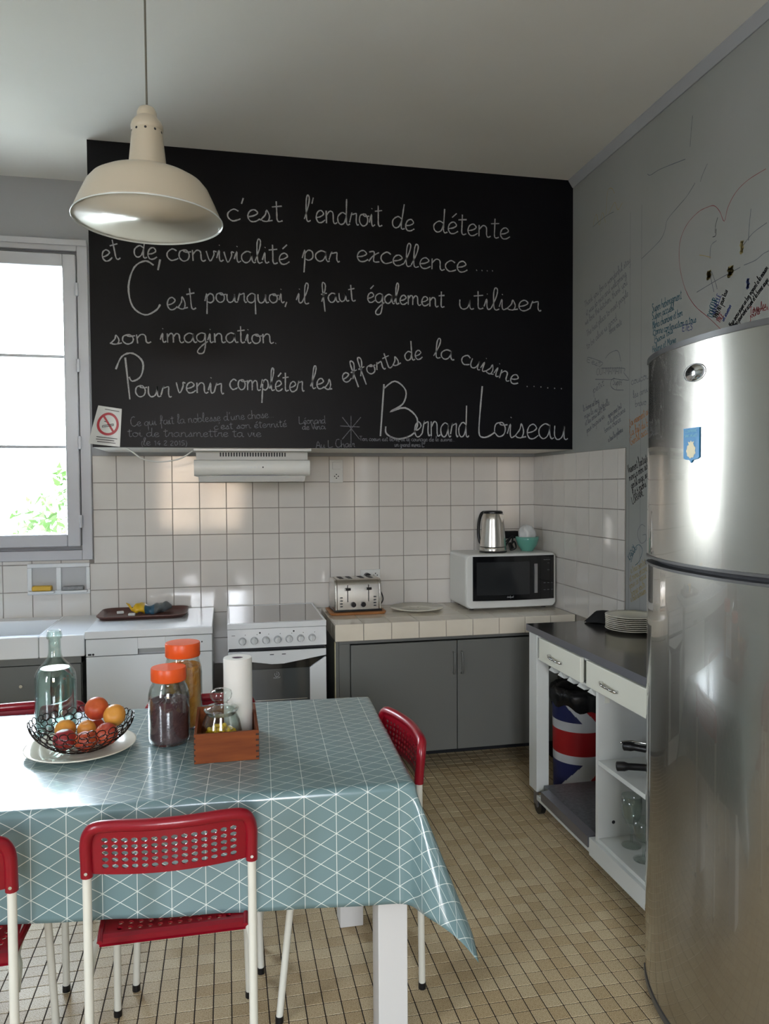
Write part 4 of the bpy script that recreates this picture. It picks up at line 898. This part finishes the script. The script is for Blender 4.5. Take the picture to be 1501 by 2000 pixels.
m.add(vs, fs+[tuple(range(NA))[::-1]]); m.mi = mi+[2]
obj('body', m, [FLAGB, FLAGR, FLAGW], t, smooth='auto', local=True)
m = MB(); n = 44; vs = []
for i, (r, z) in enumerate([(.1285, .425), (.142, .455), (.150, .49), (.135, .53), (.10, .50), (.11, .40)]):
    for k in range(n):
        a = 2*PI*k/n; q = r+(.004*math.sin(11*a+i)+.003*math.sin(5*a) if 0 < i < 4 else 0); zz = z
        if i == 0: q = .1375; zz = z+.016*math.sin(2*a+.8)+.012*math.sin(7*a)
        vs.append((q*math.cos(a), q*math.sin(a), zz))
m.add(vs, [(i*n+k, i*n+(k+1) % n, (i+1)*n+(k+1) % n, (i+1)*n+k) for i in range(5) for k in range(n)])
obj('bag_liner', m, BAGB, t, smooth=True, local=True)

# plates, cloth, pans and glasses on the trolley
for k in range(8):
    o = obj('dinner_plate', MB().lathe([(.001, 0), (.07, 0), (.102, .011), (.116, .0145), (.1155, .0165), (.10, .012), (.07, .003), (.001, .003)], (0, 0, 0), 48), CERAM, smooth=True)
    o.location = (-.126, -1.38, TZ+.001+k*.0085); o.location.x += random.uniform(-.0015, .0015)
    nm = ['bottom', 'second from the bottom', 'third from the bottom', 'fourth from the bottom', 'fifth from the bottom', 'third from the top', 'second from the top', 'topmost'][k]
    tag(o, 'cream dinner plate, %s of the stack on the steel trolley top' % nm, 'plate', 'stacked dinner plates on the trolley')
m = MB(); nx, ny = 14, 10; vs = []
for j in range(ny+1):
    for i in range(nx+1):
        u, v = i/nx, j/ny; x = -.228+.17*u; y = -1.135-.02*u+(v-.5)*.10*(.2+.8*min(1, u*2.6)); z = TZ+.003+.052*math.sin(PI*v)*min(1, .15+u*2.6)+.006*math.sin(9*u+7*v)*u
        vs.append((x, y, max(TZ+.0015, z)))
m.add(vs, [(j*(nx+1)+i, j*(nx+1)+i+1, (j+1)*(nx+1)+i+1, (j+1)*(nx+1)+i) for j in range(ny) for i in range(nx)])
vb = [(x, y, TZ+.001) for x, y, z in vs]; 
o = obj('folded_cloth', m, CLOTHB, smooth=True); sm = o.modifiers.new('thickness', 'SOLIDIFY'); sm.thickness = .0015; tag(o, 'black folded cloth lying behind the plate stack on the trolley', 'cloth')
def pan(name, px, py, z, r, hx, hy, label, cat='frying pan', hz=.0):
    t = thing(name, label, cat, (px, py, z))
    obj('pan_body', MB().lathe([(.001, 0), (r*.8, 0), (r, .04), (r+.003, .042), (r-.001, .042), (r*.79, .003), (.001, .003)], (px, py, z), 40), BLACKP, t, smooth=True)
    d = Vector((hx-px, hy-py, 0)); L = d.length; d.normalize()
    pts = [Vector((px, py, z+.033))+d*(r), Vector((px, py, z+.04+hz*.4))+d*(r+.3*(L-r)), Vector((px, py, z+.043+hz))+d*(L-.03), Vector((px, py, z+.04+hz))+d*L]
    obj('pan_handle', MB().tube(crom(pts, 5), [.009]*5+[.013]*5+[.0175]*5+[.011], 12), BLACKP, t, smooth=True)
SZ = .4775
pan('frying_pan', -.255, -2.06, SZ, .125, -.50, -1.915, 'lower black frying pan on the trolley shelf, its thick handle pointing out', hz=-.012)
pan('frying_pan', -.245, -2.065, SZ+.046, .115, -.44, -1.86, 'upper black frying pan stacked on the trolley shelf', hz=-.005)
t = thing('steel_spatula', 'long steel cooking spoon lying on the stacked pans', 'utensil', (-.3, -1.95, SZ+.1))
obj('shaft', MB().tube(crom([(-.452, -1.86, SZ+.095), (-.40, -1.88, SZ+.10), (-.30, -1.98, SZ+.097), (-.24, -2.04, SZ+.095)], 6), [.006]*6+[.0035]*13, 8), CHROME, t, smooth=True)
obj('spoon_head', MB().sphere((-.22, -2.07, SZ+.098), .028, 16, 8, sz=.3), CHROME, t, smooth=True)
t = thing('steel_ladle', 'steel ladle with a black grip standing among the pans', 'utensil', (-.25, -1.92, SZ+.1))
obj('shaft', MB().tube(crom([(-.22, -2.04, SZ+.13), (-.28, -1.95, SZ+.14), (-.335, -1.885, SZ+.165)], 6), .0035, 8), CHROME, t, smooth=True)
obj('grip', MB().tube(crom([(-.25, -1.995, SZ+.122), (-.29, -1.94, SZ+.138), (-.31, -1.915, SZ+.152)], 4), .008, 8), BLACKP, t, smooth=True)
obj('bowl', MB().sphere((-.205, -2.06, SZ+.125), .03, 16, 8, sz=.6), CHROME, t, smooth=True)
def goblet(x, y, s, bz_, label, fl=0):
    # thin-walled stemmed glass: outer and inner profile in one mesh
    pr = [(.001, .0), (.036, 0), (.037, .002), (.02, .005), (.005, .010), (.004, .05*bz_), (.006, .062*bz_), (.022, .075*bz_), (.034, .10*bz_), (.0385, .13*bz_), (.037, .165*bz_), (.0358, .165*bz_), (.0372, .13*bz_), (.0325, .10*bz_), (.02, .078*bz_), (.001, .072*bz_)]
    m = MB(); n = 40; vs = []
    for i, (r, z) in enumerate(pr):
        for k in range(n):
            a = 2*PI*k/n; q = r*s*(1+(.05*math.cos(14*a) if fl and 6 < i < 9 else 0)); vs.append((x+q*math.cos(a), y+q*math.sin(a), .167+z*s))
    m.add(vs, [(i*n+k, i*n+(k+1) % n, (i+1)*n+(k+1) % n, (i+1)*n+k) for i in range(len(pr)-1) for k in range(n)])
    o = obj('wine_glass', m, GLASS, smooth=True); tag(o, label, 'glass', 'stemmed glasses on the bottom trolley shelf')
goblet(-.40, -1.855, 1.02, 1.16, 'taller plain stemmed glass on the bottom trolley shelf, nearer the divider')
goblet(-.415, -1.965, 1.0, .92, 'shorter cut-glass goblet on the bottom trolley shelf, nearer the fridge', 1)

# ============================================================ dining table and cloth
TT = .752
t = thing('dining_table', 'white painted wooden dining table under the blue-green oilcloth', 'table', (-2.2, -2.08, 0))
TC = Vector((-1.43, -2.50)); TH = math.radians(-2.5); TL, TW = 1.6, .835
ax_ = Vector((math.cos(TH), math.sin(TH))); ay_ = Vector((-math.sin(TH), math.cos(TH)))
def tp(s, q): p = TC+ax_*s+ay_*q; return (p.x, p.y)
cs = [tp(-.003, .003), tp(-.003, TW-.003), tp(-TL+.003, TW-.003), tp(-TL+.003, .003)][::1]
obj('tabletop', MB().prism(cs, lambda x, y: (x, y, TT-.03), lambda x, y: (x, y, TT)), TABLEW, t)
ap = MB()
def apron(s0, q0, s1, q1): ap.prism([tp(s0, q0), tp(s1, q0), tp(s1, q1), tp(s0, q1)], lambda x, y: (x, y, TT-.12), lambda x, y: (x, y, TT-.0301))
apron(-1.50, .07, -.10, .09); apron(-1.50, .73, -.10, .75); apron(-.075, .12, -.055, .70); apron(-1.545, .12, -1.525, .70)
obj('apron', ap, TABLEW, t)
for x0, y0 in ((-1.512, -2.452), (-1.532, -1.872), (-2.96, -2.39), (-2.95, -1.80)):
    obj('leg', B((x0, y0, .0005), (x0+.083, y0+.083, TT-.031)), TABLEW, t, bevel=.003)
OILC = mat('oilcloth', '7b9796', .2, spec=.5, coat=.8)
nt = OILC.node_tree; p = nt.nodes['Principled BSDF']; p.inputs['Coat Roughness'].default_value = .16; p.inputs['Roughness'].default_value = .30
uv = nt.nodes.new('ShaderNodeUVMap'); sp_ = nt.nodes.new('ShaderNodeSeparateXYZ'); nt.links.new(uv.outputs[0], sp_.inputs[0])
def mth(op, a, b=None):
    n = nt.nodes.new('ShaderNodeMath'); n.operation = op
    for i, v in enumerate((a, b)):
        if v is None: continue
        if isinstance(v, (int, float)): n.inputs[i].default_value = v
        else: nt.links.new(v, n.inputs[i])
    return n.outputs[0]
U_, V_ = sp_.outputs['X'], sp_.outputs['Y']; PX, PY, LW = .0838, .0515, .00165
def fam(e, p_, w_): return mth('GREATER_THAN', mth('ABSOLUTE', mth('SUBTRACT', mth('FRACT', mth('DIVIDE', e, p_)), .5)), .5-w_/2/p_)
l1 = fam(U_, PX, LW); k_ = PY/PX
l2 = fam(mth('ADD', V_, mth('MULTIPLY', U_, k_)), PY, LW*1.18); l3 = fam(mth('SUBTRACT', V_, mth('MULTIPLY', U_, k_)), PY, LW*1.18)
mask = mth('MAXIMUM', l1, mth('MAXIMUM', l2, l3))
mx = nt.nodes.new('ShaderNodeMix'); mx.data_type = 'RGBA'; nt.links.new(mask, mx.inputs[0]); mx.inputs[6].default_value = lin('6a8486'); mx.inputs[7].default_value = lin('d5ddd6'); nt.links.new(mx.outputs[2], p.inputs['Base Color'])
tcn = nt.nodes.new('ShaderNodeTexCoord'); nz = nt.nodes.new('ShaderNodeTexNoise'); nz.inputs['Scale'].default_value = 7; nt.links.new(tcn.outputs['Object'], nz.inputs['Vector'])
bp = nt.nodes.new('ShaderNodeBump'); bp.inputs['Strength'].default_value = .25; bp.inputs['Distance'].default_value = .006; nt.links.new(nz.outputs[0], bp.inputs['Height']); nt.links.new(bp.outputs[0], p.inputs['Normal'])
CLZ = TT+.004; RR = .014
def prof_(d):
    if d <= 0: return 0, 0
    if d < RR*PI/2: return RR*math.sin(d/RR), RR*(1-math.cos(d/RR))
    return RR+.02*(d-RR*PI/2), RR+(d-RR*PI/2)
OHF = lambda s: .276+.05*max(0, min(1, (s+1.1)/1.1)); OHR = .335
ns, ntt = 190, 122
def cloth_pt(s, q):
    a = max(0, s) if s > 0 else min(0, s+TL); b = min(0, q) if q < 0 else max(0, q-TW)
    bs, bq = min(max(s, -TL), 0), min(max(q, 0), TW)
    wav = .006*math.sin(s*9+1)+.004*math.sin(s*17)
    if a == 0 and b == 0: x, y, z = bs, bq, 0
    elif b == 0:
        o, d = prof_(abs(a)); x = bs+math.copysign(o+d*.03*math.sin(q*8), a); y = bq; z = -d
    elif a == 0:
        o, d = prof_(abs(b)); x = bs; y = bq+math.copysign(o+d*abs(wav)*3, b); z = -d
    else:
        r = math.hypot(a, b); ph = math.atan2(abs(a), abs(b))      # 0 = straight over the b side
        tt = ph/(PI/2); o, d = prof_(r); tilt = math.radians(24)*math.sin(PI*tt)**.6
        az = tt*PI/2; hx, hy = math.sin(az), math.cos(az)
        rr = max(0, d-RR); out = o+rr*math.sin(tilt)
        x = bs+math.copysign(hx*out, a); y = bq+math.copysign(hy*out, b); z = -RR*min(1, d/RR)-rr*math.cos(tilt) if d > RR else -d
    p = TC+ax_*x+ay_*y; return (p.x, p.y, CLZ+z)
P = np.zeros((ns+1, ntt+1, 3)); UVv = np.zeros((ns+1, ntt+1, 2))
for i in range(ns+1):
    for j in range(ntt+1):
        s = -TL-.3+(TL+.3+OHR)*i/ns; oh = OHF(s); q = -oh+(TW+.3+oh)*j/ntt
        P[i, j] = cloth_pt(s, q); UVv[i, j] = (s+.035, q+.02)
for it in range(7):
    Q = P.copy(); Q[1:-1, 1:-1] = (P[:-2, 1:-1]+P[2:, 1:-1]+P[1:-1, :-2]+P[1:-1, 2:])/4
    Q[1:-1, 0] = (P[:-2, 0]+P[2:, 0])/2; Q[-1, 1:-1] = (P[-1, :-2]+P[-1, 2:])/2
    mk = (P[..., 2] < CLZ-RR*1.2)[..., None]*.5
    P = P*(1-mk)+Q*mk
mb = MB().add(P.reshape(-1, 3).tolist(), [(i*(ntt+1)+j, (i+1)*(ntt+1)+j, (i+1)*(ntt+1)+j+1, i*(ntt+1)+j+1) for i in range(ns) for j in range(ntt)])
cl = obj('tablecloth', mb, OILC, smooth=True); tag(cl, 'blue-green oilcloth with white triangle lines draped over the dining table', 'tablecloth')
ul = cl.data.uv_layers.new(name='UVMap'); fl = UVv.reshape(-1, 2); idx = np.zeros(len(cl.data.loops), dtype=np.int32); cl.data.loops.foreach_get('vertex_index', idx); ul.data.foreach_set('uv', fl[idx].astype(np.float32).ravel())
sm = cl.modifiers.new('thickness', 'SOLIDIFY'); sm.thickness = .0008; sm.offset = -1

# ============================================================ red chairs
def perforated(m, f, us, vs_, hole, rr=.36, th=.003):
    """f(u,v,side)->point; every cell (i,j) with hole(i,j) gets an octagonal hole"""
    for i in range(len(us)-1):
        for j in range(len(vs_)-1):
            u0, u1, v0, v1 = us[i], us[i+1], vs_[j], vs_[j+1]
            c8 = [(u0, v0), ((u0+u1)/2, v0), (u1, v0), (u1, (v0+v1)/2), (u1, v1), ((u0+u1)/2, v1), (u0, v1), (u0, (v0+v1)/2)]
            if hole(i, j):
                uc, vc, ru, rv = (u0+u1)/2, (v0+v1)/2, (u1-u0)*rr, (v1-v0)*rr
                h8 = [(uc+ru*math.cos(a), vc+rv*math.sin(a)) for a in [PI*1.25+k*PI/4 for k in range(8)]]
                P_ = [f(*q, 0) for q in c8]+[f(*q, 0) for q in h8]+[f(*q, 1) for q in c8]+[f(*q, 1) for q in h8]; F = []
                for k in range(8):
                    n = (k+1) % 8; F += [(k, n, 8+n, 8+k), (16+k, 24+k, 24+n, 16+n), (8+k, 8+n, 24+n, 24+k)]
                m.add(P_, F)
            else:
                m.add([f(*q, s) for s in (0, 1) for q in c8], [tuple(range(8)), tuple(range(8, 16))[::-1]])
def lsp(a, b, n): return [a+(b-a)*i/n for i in range(n+1)]
def make_chair(label, loc, rz):
    t = thing('dining_chair', label, 'chair', loc, rz, 'red perforated plastic chairs around the table')
    BW = .178
    def bk(x, z): return -.222-.028*(1-(x/BW)**2)-(z-.65)*.10
    m = MB(); fb = lambda u, v, s: (u, bk(u, v)+(.0025 if s else -.0025), v)
    us = [-BW]+lsp(-.158, .158, 14)+[BW]; vz = [.648]+lsp(.660, .741, 5)+[.755]
    perforated(m, fb, us, vz, lambda i, j: 0 < i < 15 and 0 < j < 6)
    # thick rolled rim over the top and down the sides
    rim = [(-.190, -.222, .642), (-.190, -.224, .675), (-.190, bk(.178, .72), .72)]
    rim += [(-.183, bk(.17, .748), .748), (-.166, bk(.15, .764), .764)]
    rim += [(x, bk(x, .768), .768) for x in (-.12, -.06, 0, .06, .12)]
    rim += [(.166, bk(.15, .764), .764), (.183, bk(.17, .748), .748), (.190, bk(.178, .72), .72), (.190, -.224, .675), (.190, -.222, .642)]
    m.tube(crom(rim, 4), .0145, 12)
    obj('backrest', m, RED, t, smooth='auto', local=True)
    m = MB()
    SWf = lambda v: .175+.015*v     # seat half-width grows to the front
    def sz(u, v): return .457-.010*math.sin(PI*min(1, max(0, v)))*(1-u*u)-(.010*((-v-.0)/.08)**1.5 if v < 0 else 0)-(.028*((v-1)/.08)**1.5 if v > 1 else 0)-.0*u
    fs_ = lambda u, v, s: (u*SWf(v), -.148+v*.32, sz(u, v)-(.006 if s else 0))
    us = [-1]+lsp(-.82, .82, 12)+[1]; vv = [-.08, -.04, 0]+lsp(.02, .92, 11)+[1, 1.04, 1.08]
    perforated(m, fs_, us, vv, lambda i, j: 0 < i < 13 and 3 <= j <= 13 and not (6 <= j <= 11 and 4 <= i <= 9 and False), .30)
    for s in (-1, 1): m.tube([fs_(s, v, 0) for v in lsp(-.07, 1.07, 10)], .007, 8)
    obj('seat', m, RED, t, smooth='auto', local=True)
    for s in (-1, 1):
        obj('rear_leg', MB().tube(crom([(s*.190, -.230, .012), (s*.190, -.226, .35), (s*.190, -.223, .62), (s*.190, -.228, .70)], 5), .0105, 12), OFFW, t, smooth='auto', local=True)
        ft = obj('front_leg', MB().tube(crom([(s*.1905, -.214, .40), (s*.187, -.175, .437), (s*.172, -.12, .445), (s*.165, .05, .445), (s*.170, .135, .44), (s*.178, .165, .41), (s*.183, .18, .31), (s*.190, .215, .012)], 6), .0105, 12), OFFW, t, smooth='auto', local=True)
        for fy in (-.230, .215): obj('rubber_foot', MB().tube([(s*.190, fy, .0005), (s*.190, fy, .02)], .012, 12), BLACKP, t, smooth='auto', local=True)
        obj('screw', MB().tube([(s*.190, -.2345, .655), (s*.190, -.2385, .655)], .004, 8), CHROME, t, local=True)
        obj('seat_bumper', MB().tube([(s*.135, -.125, .428), (s*.135, -.125, .4475)], .012, 10), BLACKP, t, smooth='auto', local=True)
    return t
ch = make_chair('red perforated plastic chair with white tube legs, nearest, back turned to the camera', (-2.045, -2.375, 0), 0)
dup(ch, (-2.585, -2.405, 0), .02, 'red perforated chair cut off by the left edge, on the near side of the table')
dup(ch, (-2.005, -1.840, 0), PI, 'red perforated chair on the far side of the table behind the wooden box')
dup(ch, (-2.60, -1.80, 0), PI+.02, 'red perforated chair on the far side of the table behind the glass bottle')
dup(ch, (-1.583, -2.075, 0), math.radians(97), 'red perforated chair at the right end of the table')

# ============================================================ things on the table
Z0 = CLZ+.0006
o = obj('serving_plate', MB().lathe([(.001, 0), (.085, 0), (.09, .002), (.125, .006), (.160, .016), (.1605, .018), (.155, .018), (.12, .010), (.085, .0045), (.001, .0045)], (-2.346, -2.03, Z0), 64), CERAM, smooth=True)
tag(o, 'large cream plate under the wire fruit bowl', 'plate')
bc = (-2.342, -2.03, Z0+.0062)
t = thing('wire_bowl', 'dark wire fruit bowl made of small rings on the cream plate', 'bowl', bc)
m = MB()
def bp_(u, a):  # u 0..1 base to rim
    r = .055+.093*math.sin(u*PI/2*.92)**.9; z = .0+.088*u**1.25; return Vector((bc[0]+r*math.cos(a)*1.02, bc[1]+r*math.sin(a)*.98, bc[2]+z))
rows_ = [(.10, 17), (.26, 20), (.42, 24), (.58, 28), (.74, 31), (.90, 34)]
for ri, (u, n) in enumerate(rows_):
    for k in range(n):
        a = 2*PI*(k+.5*(ri % 2))/n+random.uniform(-.03, .03); uu = u+random.uniform(-.025, .025)
        c0 = bp_(uu, a); ta = (bp_(uu, a+.01)-c0).normalized(); tu = (bp_(min(1, uu+.01), a)-c0).normalized()
        rw = (bp_(u, 0)-Vector(bc)).to_2d().length*PI/n*random.uniform(.86, 1.04); rh = rw*.5+.0045
        m.tube([c0+ta*rw*math.cos(b)+tu*rh*1.05*math.sin(b) for b in [2*PI*q/9 for q in range(9)]], .0015, 4, closed=True)
m.tube([bp_(0.02, 2*PI*k/28) for k in range(28)], .0016, 5, closed=True)
obj('ring_mesh', m, WIRE, t)
def fruit(name, x, y, z, r, mt_, label, tip=0):
    vs = []; n, mm = 24, 14
    R_ = Matrix.Rotation(tip, 3, 'X') @ Matrix.Rotation(random.uniform(0, 6), 3, 'Z')
    for i in range(mm+1):
        th = PI*i/mm
        for k in range(n):
            a = 2*PI*k/n; q = r*(1-.16*math.exp(-(th/.35)**2)-.05*math.exp(-((a-PI)/.3)**2)*math.sin(th))
            v = R_ @ Vector((q*math.sin(th)*math.cos(a), q*math.sin(th)*math.sin(a), q*.95*math.cos(th))); vs.append((x+v.x, y+v.y, z+v.z))
    o = obj(name, MB().add(vs, [(i*n+k, (i+1)*n+k, (i+1)*n+(k+1) % n, i*n+(k+1) % n) for i in range(mm) for k in range(n)]), mt_, smooth=True)
    tag(o, label, 'fruit')
zb = bc[2]
fruit('nectarine', -2.383, -2.078, zb+.042, .0335, NECT, 'dark red nectarine at the front left inside the wire bowl')
fruit('peach', -2.322, -2.088, zb+.036, .032, PEACH, 'orange-red peach low in the middle front of the wire bowl')
fruit('nectarine', -2.268, -2.062, zb+.045, .035, NECT, 'dark red nectarine at the front right inside the wire bowl', .5)
fruit('apricot', -2.395, -2.005, zb+.05, .031, APRI, 'golden apricot at the rear left of the wire bowl', .8)
fruit('apricot', -2.330, -2.022, zb+.052, .028, APRI, 'small golden apricot in the middle of the wire bowl', .4)
fruit('peach', -2.310, -1.965, zb+.098, .036, PEACH, 'bright red and orange peach on top of the fruit pile', .9)
fruit('apricot', -2.252, -1.998, zb+.082, .034, APRI, 'yellow apricot at the upper right of the fruit pile', 1.0)
fruit('peach', -2.318, -1.952, zb+.034, .031, PEACH, 'peach buried under the rest at the back of the wire bowl')

def shell(out, th_, c, n=48, bot=.004):
    inn = [(max(.001, r-th_), z) for r, z in out if z > bot+.001]
    pr = [(.001, out[0][1])]+out+inn[::-1]+[(.001, inn[0][1] if inn else bot)]
    return MB().lathe(pr, c, n)
# bottle of water
c = (-2.462, -1.81, Z0)
t = thing('glass_bottle', 'tall clear glass swing bottle of water behind the fruit bowl', 'bottle', c)
out = [(.055, 0), (.063, .006), (.0645, .02), (.0645, .165), (.063, .182), (.057, .197), (.046, .212), (.033, .226), (.0245, .238), (.0205, .25), (.019, .27), (.019, .300), (.0235, .303), (.0245, .312), (.0225, .318), (.0215, .324), (.0205, .328)]
obj('glass', shell(out, .0035, c), thin('bottle_glass', 'f3faf7', .09, 0), t, smooth=True)
wi = [(.001, .0045), (.058, .0055), (.0606, .02), (.0606, .165), (.059, .182), (.0535, .195), (.045, .205), (.001, .205)]
obj('water', MB().lathe(wi, c, 48), WATER, t, smooth='auto')
# preserving jars
def jar(x, y, r, h, lr, lidz, lidh, cm, fill, label, clabel):
    c = (x, y, Z0); t = thing('storage_jar', label, 'jar', c)
    sh = lidz-.002
    out = [(r*.86, 0), (r*.97, .008), (r, .02), (r, sh-.055), (r*.985, sh-.040), (r*.90, sh-.018), (lr*.93, sh-.008), (lr*.93, sh+.012)]
    obj('glass', shell(out, .003, c), GLASS, t, smooth=True)
    rg = lr; l = MB().lathe([(rg*.97, lidz-.001), (rg, lidz+.002), (rg, lidz+lidh-.003), (rg*.97, lidz+lidh), (rg*.3, lidz+lidh+.0005), (.001, lidz+lidh+.0005)], c, 56); obj('lid', l, ORANGE, t, smooth='auto')
    m = MB(); ri = r-.0042; n = 60; mm = 34; vs = []
    for i in range(mm+1):
        z = .006+(fill-.006)*i/mm
        for k in range(n):
            a = 2*PI*k/n; q = ri*(1-random.uniform(0, .035))*(.93 if i == 0 else 1); vs.append((x+q*math.cos(a), y+q*math.sin(a), Z0+z+(random.uniform(-.003, .003) if i else 0)))
    for q_ in (.7, .35):
        for k in range(n): a = 2*PI*k/n; vs.append((x+ri*q_*math.cos(a), y+ri*q_*math.sin(a), Z0+fill+.006*(1-q_)+random.uniform(-.004, .006)))
    fs = [tuple(range(n))[::-1]]+[(i*n+k, i*n+(k+1) % n, (i+1)*n+(k+1) % n, (i+1)*n+k) for i in range(mm+2) for k in range(n)]+[tuple((mm+2)*n+k for k in range(n))]
    obj('contents', m.add(vs, fs), cm, t, kind='stuff', label=clabel)
jar(-2.087, -2.02, .0625, .245, .0535, .196, .040, CHOC, .135, 'front storage jar with an orange lid and dark chocolate cereal', 'dark brown chocolate cereal')
jar(-2.052, -1.868, .0615, .285, .0565, .236, .045, CORN, .205, 'rear storage jar with an orange lid and corn flakes', 'golden corn flakes')
# wooden box
bx0, bx1, by0, by1, bz0 = -2.004, -1.820, -2.238, -1.955, Z0
t = thing('wooden_box', 'small reddish wooden box with finger joints, front right on the tablecloth', 'box', (-1.912, -2.1, Z0))
obj('front_panel', B((bx0, by0, bz0), (bx1, by0+.008, bz0+.086)), WOOD, t, bevel=.001)
obj('back_panel', B((bx0, by1-.008, bz0), (bx1, by1, bz0+.086)), WOOD, t, bevel=.001)
for x in (bx0, bx1-.008): obj('side_panel', B((x, by0+.0081, bz0), (x+.008, by1-.0081, bz0+.086)), WOOD, t, bevel=.001)
obj('bottom', B((bx0+.0081, by0+.0081, bz0), (bx1-.0081, by1-.0081, bz0+.006)), WOOD, t)
m = MB()
for k in range(5): m.box((bx1-.009, by0-.0004, bz0+.006+k*.0165), (bx1+.0004, by0+.0082, bz0+.0115+k*.0165)); m.box((bx0-.0004, by0-.0004, bz0+.006+k*.0165), (bx0+.004, by0+.0082, bz0+.0115+k*.0165))
obj('finger_joints', m, mat('joint_dark', '2e1608', .6), t, kind='stuff')
zi = bz0+.0065
c = (-1.927, -2.155, zi)
t = thing('sweet_jar', 'round glass jar with a bulbous stopper and yellow sweets in the wooden box', 'jar', c)
out = [(.048, 0), (.058, .008), (.0615, .03), (.0605, .06), (.054, .092), (.046, .110), (.045, .118), (.050, .122)]
obj('glass', shell(out, .003, c), GLASS, t, smooth=True)
obj('stopper', MB().lathe([(.001, .110), (.041, .110), (.0425, .1225), (.051, .1235), (.052, .128), (.045, .133), (.022, .138), (.018, .146), (.024, .152), (.031, .160), (.033, .170), (.030, .180), (.018, .186), (.001, .187)], c, 44), GLASS, t, smooth=True)
m = MB()
for k in range(120):
    a = random.uniform(0, 2*PI); r = .045*math.sqrt(random.random()); z = .012+.066*random.random()*(1-.3*r/.05)
    d = Vector((random.gauss(0, 1), random.gauss(0, 1), random.gauss(0, .6))).normalized()
    q = Vector((c[0]+r*math.cos(a), c[1]+r*math.sin(a), c[2]+z)); m.tube([q-d*.012, q-d*.008, q+d*.008, q+d*.012], [.002, .0065, .0065, .002], 7)
obj('sweets', m, YWRAP, t, kind='stuff', smooth=True)
c = (-1.8755, -2.032, zi)
t = thing('paper_roll', 'white paper towel roll standing in the wooden box', 'paper roll', c)
obj('roll', MB().lathe([(.0175, 0), (.0435, 0), (.0445, .004), (.0445, .248), (.0435, .251), (.0175, .251)], c, 48, ring=True), PAPER, t, smooth='auto')
obj('core', MB().lathe([(.0163, .001), (.0173, .001), (.0173, .249), (.0163, .249)], c, 32, ring=True), mat('cardboard', '6a5a66', .9), t, smooth='auto')

# ============================================================ pendant lamp
c = (-2.108, -2.20, 2.305)
t = thing('pendant_lamp', 'cream enamel pendant lamp hanging over the table', 'lamp', c)
obj('cord', MB().tube([(c[0], c[1], c[2]+.309), (c[0]-.001, c[1], H-.03)], .0028, 8), mat('lamp_cord', '6e6a60', .6), t, smooth='auto')
obj('ceiling_cup', MB().lathe([(.04, H-c[2]-.0008), (.038, H-c[2]-.02), (.012, H-c[2]-.035)], c, 24), CREAM, t, smooth='auto')
out = [(.0535, .124), (.09, .121), (.13, .113), (.152, .100), (.166, .083), (.186, .040), (.2015, .004), (.2045, .0)]
inn = [(.2035, -.003), (.1995, .003), (.184, .038), (.164, .080), (.150, .097), (.128, .110), (.089, .118), (.046, .121)]
obj('shade_outside', MB().lathe(out, c, 72), CREAM, t, smooth=True).data
for o in [bpy.data.objects['shade_outside']]:
    pass
m = MB().lathe(inn, c, 72); m.f = [f for f in m.f if len(f) == 4]; obj('shade_inside', m, LAMPW, t, smooth=True)
m = MB().lathe([(.2046, .0), (.2062, -.0015), (.2045, -.0045), (.2030, -.003)], c, 72, ring=True); obj('rim', m, LAMPW, t, smooth=True)
m = MB().lathe([(.0545, .123), (.0535, .13), (.0415, .245), (.041, .252)], c, 44); m.f = [f for f in m.f if len(f) == 4]; obj('neck', m, CREAM, t, smooth='auto')
obj('cap', MB().lathe([(.0415, .246), (.044, .250), (.044, .258), (.041, .268), (.031, .281), (.0275, .284), (.027, .296), (.022, .308), (.010, .315), (.004, .316)], c, 40), CREAM, t, smooth='auto')
m = MB()
for k in range(10):
    a = 2*PI*k/10+.3; r = .0412; m.tube([(c[0]+r*math.cos(a), c[1]+r*math.sin(a), c[2]+.240), (c[0]+(r+.0012)*math.cos(a), c[1]+(r+.0012)*math.sin(a), c[2]+.240)], .0036, 8)
obj('vent_holes', m, INK, t)
obj('socket', MB().lathe([(.02, .10), (.02, .20)], c, 20), WHITEP, t, smooth='auto')
obj('bulb', MB().lathe([(.001, .022), (.018, .025), (.029, .040), (.030, .055), (.02, .080), (.014, .0995)], c, 28), mat('bulb_glass', 'eef2f0', .1, trans=.3), t, smooth=True)
